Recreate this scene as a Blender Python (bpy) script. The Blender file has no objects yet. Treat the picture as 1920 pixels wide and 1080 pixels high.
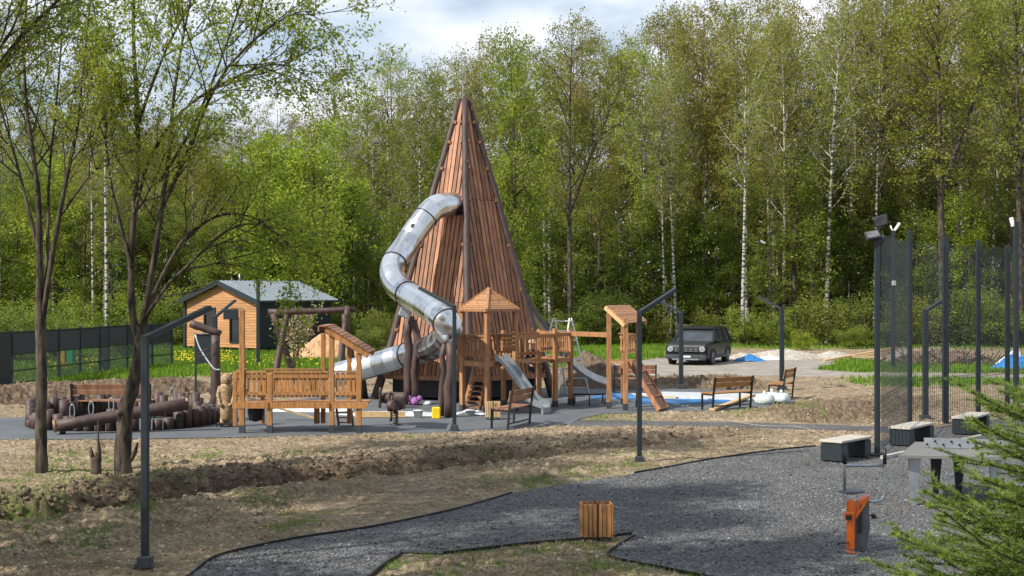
import bpy, math, random
import numpy as np
from mathutils import Vector, Matrix, geometry
R = math.radians
F, CZ, HY = 2667.0, 3.2, 545.0          # focal length in photo pixels, eye height, horizon row
sc = bpy.context.scene
COL = sc.collection

# ------------------------------------------------------------------ camera, sky, sun
cam = bpy.data.objects.new("camera", bpy.data.cameras.new("camera"))
COL.objects.link(cam); sc.camera = cam
cam.location = (0, 0, CZ); cam.rotation_euler = (R(90), 0, 0)
cam.data.sensor_width = 36; cam.data.lens = 50.0
cam.data.shift_y = 5/1920
cam.data.clip_start = 0.2; cam.data.clip_end = 2000
SUN_EL, SUN_AZ = 43, 58                  # azimuth: degrees to the left of the direction that faces the camera
sv = Vector((-math.cos(R(SUN_EL))*math.sin(R(SUN_AZ)), -math.cos(R(SUN_EL))*math.cos(R(SUN_AZ)), math.sin(R(SUN_EL))))
sun = bpy.data.objects.new("sun", bpy.data.lights.new("sun", 'SUN')); COL.objects.link(sun)
sun.data.energy = 5.0; sun.data.angle = R(0.6); sun.data.color = (1, .95, .86)
sun.rotation_euler = sv.to_track_quat('Z', 'Y').to_euler(); sun.location = (-20, -10, 30)
wd = bpy.data.worlds.new("World"); sc.world = wd; wd.use_nodes = True
nt = wd.node_tree; nt.nodes.clear()
def N(t, ty, **kw):
    n = t.nodes.new(ty)
    for k, v in kw.items():
        if k.startswith('i_'): n.inputs[k[2:].replace('_', ' ')].default_value = v
        else: setattr(n, k, v)
    return n
sky = N(nt, 'ShaderNodeTexSky', sky_type='NISHITA', sun_disc=False)
sky.sun_elevation = R(SUN_EL); sky.sun_rotation = math.atan2(sv.x, sv.y) % (2*math.pi)
b1 = N(nt, 'ShaderNodeBackground'); b1.inputs[1].default_value = 0.09
nt.links.new(sky.outputs[0], b1.inputs[0])
tc = N(nt, 'ShaderNodeTexCoord'); mp = N(nt, 'ShaderNodeMapping')
mp.inputs['Scale'].default_value = (2.6, 2.6, 6.5); mp.inputs['Location'].default_value = (.35, 0.2, .55)
nt.links.new(tc.outputs['Generated'], mp.inputs[0])
n1 = N(nt, 'ShaderNodeTexNoise'); n1.inputs['Scale'].default_value = 1.7; n1.inputs['Detail'].default_value = 9; n1.inputs['Roughness'].default_value = .5
nt.links.new(mp.outputs[0], n1.inputs[0])
rp = N(nt, 'ShaderNodeValToRGB'); rp.color_ramp.elements[0].position = .36; rp.color_ramp.elements[1].position = .52
nt.links.new(n1.outputs[0], rp.inputs[0])
n2 = N(nt, 'ShaderNodeTexNoise'); n2.inputs['Scale'].default_value = 3.1; n2.inputs['Detail'].default_value = 7
nt.links.new(mp.outputs[0], n2.inputs[0])
rc = N(nt, 'ShaderNodeValToRGB'); rc.color_ramp.elements[0].position = .34; rc.color_ramp.elements[0].color = (.42, .53, .67, 1)
rc.color_ramp.elements[1].position = .64; rc.color_ramp.elements[1].color = (.86, .90, .96, 1)
nt.links.new(n2.outputs[0], rc.inputs[0])
b2 = N(nt, 'ShaderNodeBackground'); b2.inputs[1].default_value = .95
nt.links.new(rc.outputs[0], b2.inputs[0])
mx = N(nt, 'ShaderNodeMixShader'); nt.links.new(rp.outputs[0], mx.inputs[0])
nt.links.new(b1.outputs[0], mx.inputs[1]); nt.links.new(b2.outputs[0], mx.inputs[2])
wo = N(nt, 'ShaderNodeOutputWorld'); nt.links.new(mx.outputs[0], wo.inputs[0])
sc.view_settings.view_transform = 'Standard'; sc.view_settings.look = 'None'
sc.view_settings.exposure = 0.42; sc.view_settings.gamma = 1

# ------------------------------------------------------------------ helpers
def G(px, py, z=0.0):
    d = F*(CZ-z)/(py-HY); return Vector(((px-960)/F*d, d, z))
def W(px, py, d): return Vector(((px-960)/F*d, d, CZ-(py-HY)/F*d))
def X(px, d): return (px-960)/F*d
def Z(py, d): return CZ-(py-HY)/F*d

def tag(o, label=None, cat=None, group=None, kind=None):
    if label: o['label'] = label
    if cat: o['category'] = cat
    if group: o['group'] = group
    if kind: o['kind'] = kind
    return o
def thing(name, label, cat, loc=(0, 0, 0), rz=0, group=None):
    o = bpy.data.objects.new(name, None); COL.objects.link(o)
    o.location = loc; o.rotation_euler = (0, 0, rz); o.empty_display_size = .2
    return tag(o, label, cat, group)
def copy_tree(o, parent=None):
    c = o.copy(); COL.objects.link(c); c.parent = parent
    for ch in o.children: copy_tree(ch, c)
    return c

class MB:
    """collects shapes; build() links them as one mesh object"""
    def __init__(s): s.v = []; s.f = []; s.sm = []; s.mi = []; s.cur = 0
    def add(s, vs, fs, smooth=False):
        b = len(s.v); s.v += [tuple(p) for p in vs]
        for f in fs: s.f.append(tuple(i+b for i in f)); s.sm.append(smooth); s.mi.append(s.cur)
        return s
    def hexa(s, vs):
        return s.add(vs, [(0, 3, 2, 1), (4, 5, 6, 7), (0, 1, 5, 4), (1, 2, 6, 5), (2, 3, 7, 6), (3, 0, 4, 7)])
    def box(s, c, d, M=None):
        hx, hy, hz = d[0]/2, d[1]/2, d[2]/2
        vs = [Vector(p) for p in ((-hx, -hy, -hz), (hx, -hy, -hz), (hx, hy, -hz), (-hx, hy, -hz), (-hx, -hy, hz), (hx, -hy, hz), (hx, hy, hz), (-hx, hy, hz))]
        if M is not None: vs = [M @ p for p in vs]
        c = Vector(c); return s.hexa([p+c for p in vs])
    def rbox(s, c, d, r, M=None):
        """box with its corners chamfered"""
        hx, hy, hz = d[0]/2, d[1]/2, d[2]/2
        vs = []
        for z, k in ((-hz, r), (-hz+r, 0), (hz-r, 0), (hz, r)):
            a, b = hx-k, hy-k
            for x, y in ((-a+r, -b), (a-r, -b), (a, -b+r), (a, b-r), (a-r, b), (-a+r, b), (-a, b-r), (-a, -b+r)): vs.append(Vector((x, y, z)))
        if M is not None: vs = [M @ p for p in vs]
        c = Vector(c); vs = [p+c for p in vs]
        fs = [tuple(range(7, -1, -1)), tuple(range(24, 32))]
        for k in range(3):
            for i in range(8): fs.append((k*8+i, k*8+(i+1) % 8, k*8+8+(i+1) % 8, k*8+8+i))
        return s.add(vs, fs)
    def bar(s, p, q, w, h, up=(0, 0, 1)):
        p, q = Vector(p), Vector(q); d = (q-p); L = d.length; d.normalize(); up = Vector(up)
        if abs(d.dot(up)) > .98: up = Vector((0, 1, 0))
        sd = d.cross(up).normalized(); u = sd.cross(d)
        vs = []
        for e in (p, q):
            for a, b in ((-1, -1), (1, -1), (1, 1), (-1, 1)): vs.append(e+sd*(a*w/2)+u*(b*h/2))
        return s.hexa([vs[0], vs[1], vs[2], vs[3], vs[4], vs[5], vs[6], vs[7]])
    def tube(s, pts, rad, n=8, cap=True, smooth=True, wob=0, rng=None):
        pts = [Vector(p) for p in pts]; k = len(pts)
        if not hasattr(rad, '__len__'): rad = [rad]*k
        t = (pts[1]-pts[0]).normalized()
        a = Vector((0, 0, 1)) if abs(t.z) < .9 else Vector((1, 0, 0))
        u = t.cross(a).normalized(); vs = []
        for i in range(k):
            if i == 0: tt = pts[1]-pts[0]
            elif i == k-1: tt = pts[-1]-pts[-2]
            else: tt = pts[i+1]-pts[i-1]
            tt.normalize(); u = (u-tt*u.dot(tt)).normalized(); w = tt.cross(u)
            for j in range(n):
                an = 2*math.pi*j/n; rr = rad[i]*(1+(rng.uniform(-wob, wob) if wob else 0))
                vs.append(pts[i]+u*(math.cos(an)*rr)+w*(math.sin(an)*rr))
        fs = []
        for i in range(k-1):
            for j in range(n): fs.append((i*n+j, i*n+(j+1) % n, (i+1)*n+(j+1) % n, (i+1)*n+j))
        s.add(vs, fs, smooth)
        if cap:
            b = len(s.v)-k*n
            s.f.append(tuple(b+j for j in range(n-1, -1, -1))); s.sm.append(False); s.mi.append(s.cur)
            s.f.append(tuple(b+(k-1)*n+j for j in range(n))); s.sm.append(False); s.mi.append(s.cur)
        return s
    def lathe(s, c, prof, n=12, smooth=True):
        """profile of (radius, z) turned round the vertical axis through c"""
        c = Vector(c); vs = []; fs = []; k = len(prof)
        for r, z in prof:
            for j in range(n): vs.append(c+Vector((r*math.cos(2*math.pi*j/n), r*math.sin(2*math.pi*j/n), z)))
        for i in range(k-1):
            for j in range(n): fs.append((i*n+j, i*n+(j+1) % n, (i+1)*n+(j+1) % n, (i+1)*n+j))
        s.add(vs, fs, smooth); b = len(s.v)-k*n
        s.f.append(tuple(b+j for j in range(n-1, -1, -1))); s.sm.append(False); s.mi.append(s.cur)
        s.f.append(tuple(b+(k-1)*n+j for j in range(n))); s.sm.append(False); s.mi.append(s.cur)
        return s
    def prism(s, poly, off):
        """closed outline (3-D points in one plane) thickened by the vector off"""
        poly = [Vector(p) for p in poly]; off = Vector(off); n = len(poly)
        fs = [tuple(range(n)), tuple(range(2*n-1, n-1, -1))]
        for i in range(n): fs.append((i, (i+1) % n, n+(i+1) % n, n+i)[::-1])
        return s.add(poly+[p+off for p in poly], fs)
    def xform(s, M):
        s.v = [tuple(M @ Vector(p)) for p in s.v]; return s
    def build(s, name, mats, parent=None, world=False, bevel=0):
        me = bpy.data.meshes.new(name)
        vs = s.v
        if world and parent is not None:
            o = parent; off = Vector((0, 0, 0))
            while o is not None: off += o.location; o = o.parent
            vs = [(p[0]-off.x, p[1]-off.y, p[2]-off.z) for p in vs]
        me.from_pydata(vs, [], s.f)
        if not isinstance(mats, (list, tuple)): mats = [mats]
        for m in mats: me.materials.append(m)
        me.polygons.foreach_set('use_smooth', s.sm)
        me.polygons.foreach_set('material_index', s.mi)
        me.update()
        o = bpy.data.objects.new(name, me); COL.objects.link(o)
        if parent is not None: o.parent = parent
        if bevel:
            b = o.modifiers.new('bevel', 'BEVEL'); b.width = bevel; b.segments = 2; b.limit_method = 'ANGLE'
        return o

def np_mesh(name, V, Fq, mats, parent=None, smooth=False, mi=None):
    """mesh from numpy arrays: V (n,3), Fq (m,k)"""
    me = bpy.data.meshes.new(name); m, k = Fq.shape
    me.vertices.add(len(V)); me.vertices.foreach_set('co', np.ascontiguousarray(V, dtype=np.float32).ravel())
    me.loops.add(m*k); me.loops.foreach_set('vertex_index', np.ascontiguousarray(Fq, dtype=np.int32).ravel())
    me.polygons.add(m); me.polygons.foreach_set('loop_start', np.arange(0, m*k, k, dtype=np.int32))
    if not isinstance(mats, (list, tuple)): mats = [mats]
    for a in mats: me.materials.append(a)
    if smooth: me.polygons.foreach_set('use_smooth', np.ones(m, dtype=bool))
    if mi is not None: me.polygons.foreach_set('material_index', mi.astype(np.int32))
    me.update(calc_edges=True)
    o = bpy.data.objects.new(name, me); COL.objects.link(o)
    if parent is not None: o.parent = parent
    return o

# ---------- noise in numpy
_rs = np.random.RandomState(5); _T = _rs.rand(512, 512)
def vn(x, y):
    xi = np.floor(x).astype(int); yi = np.floor(y).astype(int); fx = x-xi; fy = y-yi
    fx = fx*fx*(3-2*fx); fy = fy*fy*(3-2*fy)
    a = _T[xi % 512, yi % 512]; b = _T[(xi+1) % 512, yi % 512]; c = _T[xi % 512, (yi+1) % 512]; d = _T[(xi+1) % 512, (yi+1) % 512]
    return (a*(1-fx)+b*fx)*(1-fy)+(c*(1-fx)+d*fx)*fy
def fbm(x, y, s, o=4, g=.5):
    t = 0; am = 1; tot = 0
    for i in range(o):
        t = t+am*vn(x*s+17.3*i+100, y*s+9.1*i+100); tot += am; am *= g; s *= 2.03
    return t/tot
def inpoly(x, y, P):
    r = np.zeros(x.shape, bool); n = len(P)
    for i in range(n):
        x1, y1 = P[i]; x2, y2 = P[(i+1) % n]
        if y1 == y2: continue
        c = ((y1 > y) != (y2 > y)) & (x < (x2-x1)*(y-y1)/(y2-y1)+x1); r ^= c
    return r
def dline(x, y, P, closed=False, sign=False):
    D = np.full(x.shape, 1e9); S = np.ones(x.shape); A = np.zeros(x.shape); n = len(P)
    for i in range(n if closed else n-1):
        x1, y1 = P[i]; x2, y2 = P[(i+1) % n]; dx, dy = x2-x1, y2-y1; L = dx*dx+dy*dy+1e-12
        t = np.clip(((x-x1)*dx+(y-y1)*dy)/L, 0, 1); d = np.hypot(x-x1-t*dx, y-y1-t*dy)
        m = d < D; D = np.where(m, d, D)
        if sign: S = np.where(m, np.sign(dx*(y-y1)-dy*(x-x1)), S)
        A = np.where(m, i+t, A)
    return (D*S, A) if sign else D
def g2(pts): return [tuple(G(a, b)[:2]) for a, b in pts]
def spline(P, n=6):
    """Catmull-Rom through the points"""
    P = [Vector(p) for p in P]; out = []
    Q = [2*P[0]-P[1]]+P+[2*P[-1]-P[-2]]
    for i in range(1, len(Q)-2):
        a, b, c, d = Q[i-1:i+3]
        for k in range(n):
            t = k/n
            out.append(.5*((2*b)+(c-a)*t+(2*a-5*b+4*c-d)*t*t+(3*b-a-3*c+d)*t**3))
    out.append(P[-1]); return out

# ------------------------------------------------------------------ materials
def newmat(name):
    m = bpy.data.materials.new(name); m.use_nodes = True
    return m, m.node_tree, m.node_tree.nodes['Principled BSDF']
def mat(name, c1, c2=None, scale=8, stretch=(1, 1, 1), rough=.6, metal=0, bump=0, bscale=None, island=0, detail=6, ramp=(.35, .65), coord='Object', spec=None, coat=0):
    m, t, p = newmat(name); L = t.links
    p.inputs['Roughness'].default_value = rough; p.inputs['Metallic'].default_value = metal
    if spec is not None: p.inputs['Specular IOR Level'].default_value = spec
    if coat: p.inputs['Coat Weight'].default_value = coat
    if c2 is None: c2 = tuple(v*.7 for v in c1)
    tc = N(t, 'ShaderNodeTexCoord'); mp = N(t, 'ShaderNodeMapping'); mp.inputs['Scale'].default_value = stretch
    L.new(tc.outputs[coord], mp.inputs[0])
    nz = N(t, 'ShaderNodeTexNoise'); nz.inputs['Scale'].default_value = scale; nz.inputs['Detail'].default_value = detail; nz.inputs['Roughness'].default_value = .6
    L.new(mp.outputs[0], nz.inputs[0])
    rp = N(t, 'ShaderNodeValToRGB'); e = rp.color_ramp.elements
    e[0].position, e[1].position = ramp; e[0].color = (*c2, 1); e[1].color = (*c1, 1)
    L.new(nz.outputs[0], rp.inputs[0]); out = rp.outputs[0]
    if island:
        ge = N(t, 'ShaderNodeNewGeometry'); mr = N(t, 'ShaderNodeMapRange')
        mr.inputs['To Min'].default_value = 1-island; mr.inputs['To Max'].default_value = 1+island
        L.new(ge.outputs['Random Per Island'], mr.inputs['Value'])
        hs = N(t, 'ShaderNodeHueSaturation'); L.new(mr.outputs[0], hs.inputs['Value']); L.new(out, hs.inputs['Color']); out = hs.outputs[0]
    L.new(out, p.inputs['Base Color'])
    if bump:
        b = N(t, 'ShaderNodeBump'); b.inputs['Strength'].default_value = bump; b.inputs['Distance'].default_value = .02
        if bscale:
            n3 = N(t, 'ShaderNodeTexNoise'); n3.inputs['Scale'].default_value = bscale; n3.inputs['Detail'].default_value = 6
            L.new(mp.outputs[0], n3.inputs[0]); L.new(n3.outputs[0], b.inputs['Height'])
        else: L.new(nz.outputs[0], b.inputs['Height'])
        L.new(b.outputs[0], p.inputs['Normal'])
    return m
def leafmat(name, cols, transl=.55, clump=.6, cscale=.8):
    """cols: three leaf colours, mixed leaf by leaf and clump by clump"""
    m = bpy.data.materials.new(name); m.use_nodes = True; t = m.node_tree; t.nodes.clear(); L = t.links
    ge = N(t, 'ShaderNodeNewGeometry'); tc = N(t, 'ShaderNodeTexCoord'); oi = N(t, 'ShaderNodeObjectInfo')
    nz = N(t, 'ShaderNodeTexNoise'); nz.inputs['Scale'].default_value = cscale; nz.inputs['Detail'].default_value = 4
    L.new(tc.outputs['Object'], nz.inputs[0])
    mr = N(t, 'ShaderNodeMapRange'); mr.inputs['From Min'].default_value = .3; mr.inputs['From Max'].default_value = .7
    L.new(nz.outputs[0], mr.inputs[0])
    m1 = N(t, 'ShaderNodeMix', data_type='FLOAT'); m1.inputs[0].default_value = clump
    L.new(ge.outputs['Random Per Island'], m1.inputs[2]); L.new(mr.outputs[0], m1.inputs[3])
    rp = N(t, 'ShaderNodeValToRGB'); e = rp.color_ramp.elements; e[0].color = (*cols[0], 1); e[1].color = (*cols[2], 1); e[0].position = .1; e[1].position = .9
    k = e.new(.5); k.color = (*cols[1], 1); L.new(m1.outputs[0], rp.inputs[0])
    hs = N(t, 'ShaderNodeHueSaturation'); mv = N(t, 'ShaderNodeMapRange'); mv.inputs['To Min'].default_value = .8; mv.inputs['To Max'].default_value = 1.2
    L.new(oi.outputs['Random'], mv.inputs[0]); L.new(mv.outputs[0], hs.inputs['Value']); L.new(rp.outputs[0], hs.inputs['Color'])
    d = N(t, 'ShaderNodeBsdfDiffuse'); tr = N(t, 'ShaderNodeBsdfTranslucent'); g = N(t, 'ShaderNodeBsdfGlossy'); g.inputs['Roughness'].default_value = .6
    x1 = N(t, 'ShaderNodeMixShader'); x1.inputs[0].default_value = transl; x2 = N(t, 'ShaderNodeMixShader'); x2.inputs[0].default_value = .012
    L.new(hs.outputs[0], d.inputs[0]); L.new(hs.outputs[0], tr.inputs[0]); L.new(d.outputs[0], x1.inputs[1]); L.new(tr.outputs[0], x1.inputs[2])
    L.new(x1.outputs[0], x2.inputs[1]); L.new(g.outputs[0], x2.inputs[2])
    o = N(t, 'ShaderNodeOutputMaterial'); L.new(x2.outputs[0], o.inputs[0])
    return m
def barkbirch():
    m, t, p = newmat('birch_bark'); L = t.links; p.inputs['Roughness'].default_value = .85
    tc = N(t, 'ShaderNodeTexCoord'); mp = N(t, 'ShaderNodeMapping'); mp.inputs['Scale'].default_value = (1.5, 1.5, 5); L.new(tc.outputs['Object'], mp.inputs[0])
    nz = N(t, 'ShaderNodeTexNoise'); nz.inputs['Scale'].default_value = 1.1; nz.inputs['Detail'].default_value = 5; L.new(mp.outputs[0], nz.inputs[0])
    rp = N(t, 'ShaderNodeValToRGB'); e = rp.color_ramp.elements; e[0].position = .44; e[1].position = .52
    e[0].color = (.035, .03, .027, 1); e[1].color = (.40, .38, .33, 1); L.new(nz.outputs[0], rp.inputs[0])
    L.new(rp.outputs[0], p.inputs['Base Color']); return m

M = {}
M['pine'] = mat('play_wood', (.41, .205, .09), (.22, .10, .04), 6, (4, 4, .6), .6, bump=.3, island=.24)
M['pinelight'] = mat('pale_wood', (.58, .42, .22), (.42, .27, .12), 5, (4, 4, .7), .6, island=.15)
M['orange_wood'] = mat('oiled_wood', (.44, .21, .072), (.23, .10, .028), 6, (6, 6, .6), .5, bump=.35, island=.22)
M['slat'] = mat('stained_slat', (.355, .165, .083), (.185, .08, .041), 3, (3, 3, .35), .65, bump=.3, island=.34)
M['log'] = mat('dark_stained_log', (.08, .045, .038), (.036, .021, .018), 4, (2, 2, .5), .6, bump=.4, island=.15)
M['logend'] = mat('log_end', (.32, .2, .12), (.2, .11, .06), 20)
M['carved'] = mat('carved_wood', (.42, .29, .16), (.2, .12, .06), 9, (1, 1, 2), .7, bump=.4)
M['metal'] = mat('anthracite_paint', (.013, .022, .028), (.009, .016, .021), 4, rough=.5)
M['foot'] = mat('grey_foot', (.045, .05, .056), (.03, .034, .038), 8, rough=.5)
M['black'] = mat('black_metal', (.018, .018, .02), (.01, .01, .011), 8, rough=.4)
M['greymetal'] = mat('galvanised', (.42, .45, .48), (.3, .33, .36), 6, rough=.38, metal=.7)
M['white'] = mat('white_paint', (.78, .78, .76), (.66, .66, .63), 5, rough=.5)
M['blueplastic'] = mat('blue_tarp', (.03, .22, .52), (.018, .13, .36), 9, rough=.35)
M['plastic'] = mat('white_plastic_sheet', (.72, .74, .76), (.5, .53, .56), 5, rough=.3, bump=.5)
M['yellow'] = mat('yellow_plastic', (.80, .60, .01), (.72, .5, .01), 5, rough=.4)
M['orange'] = mat('orange_paint', (.80, .16, .012), (.66, .12, .01), 5, rough=.38)
M['bark'] = mat('grey_bark', (.092, .073, .048), (.016, .012, .009), 11, (1, 1, .22), .95, bump=1, ramp=(.4, .6))
M['barkdk'] = mat('brown_bark', (.085, .065, .045), (.03, .022, .015), 6, (1, 1, .4), .9, bump=.5)
M['birch'] = barkbirch()
M['soil'] = mat('fresh_soil', (.17, .12, .08), (.07, .047, .032), 5, rough=.95, bump=1, bscale=14, ramp=(.3, .7))
M['sand'] = mat('orange_sand', (.48, .3, .16), (.36, .2, .1), 4, rough=.95, bump=.5)
M['rubble'] = mat('pale_rubble', (.45, .41, .36), (.25, .22, .18), 6, rough=.95, bump=1)
M['concrete'] = mat('pale_concrete', (.46, .425, .37), (.36, .33, .28), 9, rough=.8, bump=.2)
M['rubber'] = mat('black_rubber', (.02, .02, .022), (.014, .014, .015), 9, rough=.7)
def steelmat():
    """polished sheet steel: each sheet mirrors a little differently"""
    m, t, p = newmat('polished_steel'); L = t.links; p.inputs['Metallic'].default_value = 1; p.inputs['Base Color'].default_value = (.66, .68, .7, 1)
    ge = N(t, 'ShaderNodeNewGeometry'); mr = N(t, 'ShaderNodeMapRange'); mr.inputs['To Min'].default_value = .16; mr.inputs['To Max'].default_value = .34
    L.new(ge.outputs['Random Per Island'], mr.inputs[0]); L.new(mr.outputs[0], p.inputs['Roughness'])
    hs = N(t, 'ShaderNodeMapRange'); hs.inputs['To Min'].default_value = .58; hs.inputs['To Max'].default_value = .86
    L.new(ge.outputs['Random Per Island'], hs.inputs[0]); cb = N(t, 'ShaderNodeCombineColor')
    for i in range(3): L.new(hs.outputs[0], cb.inputs[i])
    L.new(cb.outputs[0], p.inputs['Base Color'])
    tc = N(t, 'ShaderNodeTexCoord'); nz = N(t, 'ShaderNodeTexNoise'); nz.inputs['Scale'].default_value = 4; nz.inputs['Detail'].default_value = 5; L.new(tc.outputs['Object'], nz.inputs[0])
    b = N(t, 'ShaderNodeBump'); b.inputs['Strength'].default_value = .25; b.inputs['Distance'].default_value = .05; L.new(nz.outputs[0], b.inputs['Height']); L.new(b.outputs[0], p.inputs['Normal'])
    return m
M['steel'] = steelmat()
M['leaf_lime'] = leafmat('leaf_lime', ((.14, .19, .018), (.27, .345, .035), (.42, .48, .07)))
M['leaf_green'] = leafmat('leaf_green', ((.09, .13, .02), (.205, .26, .038), (.35, .41, .07)))
M['leaf_olive'] = leafmat('leaf_olive', ((.15, .135, .03), (.26, .235, .042), (.37, .335, .065)))
M['leaf_birch'] = leafmat('leaf_birch', ((.12, .145, .022), (.225, .255, .036), (.35, .38, .06)))
M['leaf_brown'] = leafmat('leaf_brown', ((.20, .155, .045), (.29, .24, .065), (.36, .32, .09)))
M['leaf_dark'] = leafmat('leaf_dark', ((.07, .10, .02), (.16, .20, .036), (.27, .32, .06)))
M['needle'] = leafmat('needle', ((.06, .11, .02), (.14, .22, .035), (.28, .37, .06)), .25, .35, 3)
M['grass'] = leafmat('grass_blade', ((.07, .14, .012), (.13, .24, .02), (.24, .33, .04)), .35, .5, .5)
M['straw'] = leafmat('straw', ((.26, .20, .12), (.38, .31, .19), (.20, .2, .07)), .2, .4, .5)

# ------------------------------------------------------------------ ground
rg = np.random.RandomState(11)
PLAY = g2([(-200, 790), (60, 782), (250, 770), (420, 758), (560, 748), (700, 737), (900, 732), (1100, 728), (1240, 727), (1400, 733), (1470, 742), (1492, 752), (1478, 763), (1400, 770), (1250, 772), (1130, 776), (1085, 786), (1072, 795), (990, 803), (850, 812), (600, 817), (450, 820), (250, 823), (-200, 826)])
GRAV = g2([(340, 1090), (400, 1047), (470, 1028), (560, 1010), (700, 989), (830, 962), (960, 925), (1070, 905), (1190, 888), (1250, 877), (1330, 862), (1450, 845), (1530, 837), (1640, 831), (1700, 812), (1780, 797), (1900, 783), (2150, 770), (2700, 780), (2700, 1200), (1500, 1130), (1330, 1083), (1250, 1067), (1147, 1046), (1148, 1030), (1190, 1005), (1180, 1001), (1100, 1011), (1000, 1019), (900, 1030), (830, 1038), (750, 1036), (690, 1085), (600, 1200), (200, 1400)])
PATH2 = g2([(985, 790), (1100, 787), (1300, 790), (1450, 793), (1560, 796), (1700, 801), (1700, 812), (1560, 806), (1440, 803), (1300, 800), (1180, 799), (1060, 799)])
ROAD = g2([(1040, 704), (1110, 684), (1240, 672), (1400, 668), (1560, 678), (1570, 686), (1530, 692), (1580, 698), (1920, 703), (2300, 706), (2300, 716), (1900, 714), (1600, 708), (1400, 705), (1200, 706)])
SHEETS = [PLAY, GRAV, PATH2]
TR = g2([(-500, 1010), (-150, 982), (0, 966), (200, 941), (400, 913), (500, 901), (650, 885), (760, 876), (850, 866), (1000, 848), (1100, 838), (1250, 823), (1400, 809), (1500, 803)])
TR2 = g2([(1480, 792), (1540, 786), (1600, 778), (1650, 769), (1700, 762), (1800, 752)])
TR3 = g2([(-200, 760), (0, 752), (200, 742), (330, 735), (430, 728)])
TR4 = g2([(1080, 735), (1240, 727), (1380, 724), (1470, 722)])
GRASS = [g2(p) for p in ([(320, 652), (700, 652), (700, 678), (650, 690), (560, 700), (430, 700), (300, 712), (110, 712), (150, 704), (290, 690)],
    [(-300, 640), (330, 640), (330, 690), (120, 712), (-300, 735)],
    [(1030, 640), (1245, 640), (1245, 676), (1120, 682), (1060, 690)],
    [(1510, 690), (1600, 677), (1700, 681), (2100, 686), (2100, 700), (1900, 700), (1600, 698)],
    [(1640, 713), (1760, 711), (2100, 716), (2100, 724), (1800, 722), (1650, 722)])]
GPATCH = [(130, 880, 1.2), (110, 862, .8), (330, 905, .8), (60, 935, 1.), (30, 960, .9), (760, 815, .6), (910, 862, .5), (1195, 872, .9), (1110, 888, .7), (1080, 905, .8), (470, 940, .5), (1000, 792, .6), (1160, 1015, .7), (810, 1045, .6), (1130, 1060, .8), (1100, 782, .9), (1180, 784, .6), (1000, 905, .7), (560, 978, .5), (1470, 765, .7), (1385, 778, .5), (880, 1042, .7), (1400, 738, .4), (250, 955, .6), (160, 1010, .5), (1500, 775, .5), (560, 850, .6), (380, 855, .5), (500, 865, .4), (1000, 1040, .4), (60, 1000, .5), (1240, 1070, .4), (720, 1060, .6)]
GPATCH = [(*G(a, b)[:2], r) for a, b, r in GPATCH]

def gmask(x, y):
    """how grassy a spot is, 0..1"""
    g = np.zeros(x.shape)
    nz = fbm(x, y, 1.6, 4)
    for P in GRASS:
        e = np.where(inpoly(x, y, P), 1, -1)*dline(x, y, P, True)
        g = np.maximum(g, np.clip(e*.8+(nz-.45)*3+.4, 0, 1))
    for a, b, r in GPATCH:
        dd = np.hypot(x-a, (y-b)*.55)/r
        g = np.maximum(g, np.clip((1-dd)*.9+(fbm(x, y, 4, 4, .6)-.56)*5, 0, 1)*.6*(dd < 1.6))
    g = np.maximum(g, np.clip((y-76)/5, 0, 1)*np.clip((nz-.38)*5, 0, .8))
    return g
def ground_h(x, y, full=False):
    big = (fbm(x, y, .35, 3)-.5)*.10
    fine = (fbm(x, y, 3.2, 4, .6)-.45)*.10
    clod = np.abs(fbm(x*1.0, y*1.3, 7, 3, .6)-.5)
    ww = (fbm(x, y, 1.1, 4)-.5)*.5
    s, a = dline(x, y, TR, sign=True); s = s+ww
    amp = np.interp(a, [0, 2, 6, 9, 11, 13], [1.1, 1.1, .9, .65, .45, .2])
    prof = np.interp(s, [-1.2, -.72, -.5, -.05, .08, .2, .9, 2.0, 3.2], [0, .01, -.2, -.26, -.1, .03, .07, .03, 0])
    dig = np.interp(s, [-.75, -.5, 0, .3, .8, 1.8], [0, 1, 1, .75, .35, 0])*np.clip(amp*1.3, 0, 1)
    rough = np.interp(s, [-.8, -.4, .2, 1.6, 2.6], [.0, .6, 1, .7, 0])
    lump = np.clip(fbm(x, y, 9, 3, .6)-.5, 0, 1)*.24*np.clip((fbm(x, y, .7, 3)-.36)*5, .25, 1)
    h = prof*amp+big+fine*.9+lump+rough*clod*.34*amp+rough*(fbm(x, y, 2.3, 3)-.5)*.18*amp
    for T, am, w in ((TR2, .7, 1.6), (TR3, 1.3, 2.2), (TR4, .9, 1.8)):
        s2, a2 = dline(x, y, T, sign=True); s2 = s2+ww
        am2 = am*np.clip(np.minimum(a2, len(T)-1-a2)*2, 0, 1)
        h = h+np.interp(s2/w, [-1, -.5, -.1, .3, 1, 1.6], [0, -.2, -.24, .2, .18, 0])*am2
        rr = np.interp(s2/w, [-.9, -.2, 1, 1.6], [0, 1, 1, 0])*np.clip(am2, 0, 1)
        h = h+rr*clod*.5; dig = np.maximum(dig, rr*.85)
    e = np.full(x.shape, -1e9)
    for P in SHEETS:
        e = np.maximum(e, np.where(inpoly(x, y, P), 1, -1)*dline(x, y, P, True))
    road = np.clip(np.where(inpoly(x, y, ROAD), 1, -1)*dline(x, y, ROAD, True)*1.2+.5+(fbm(x, y, 1, 3)-.5), 0, 1)
    k = np.clip(-e/.5, 0, 1); k = k*k*(3-2*k)
    h = h*k*(1-.8*road)-.03*(1-np.clip(-e/.12+.4, 0, 1))
    if full: return h, np.clip(dig*k, 0, 1), road
    return h

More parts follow.
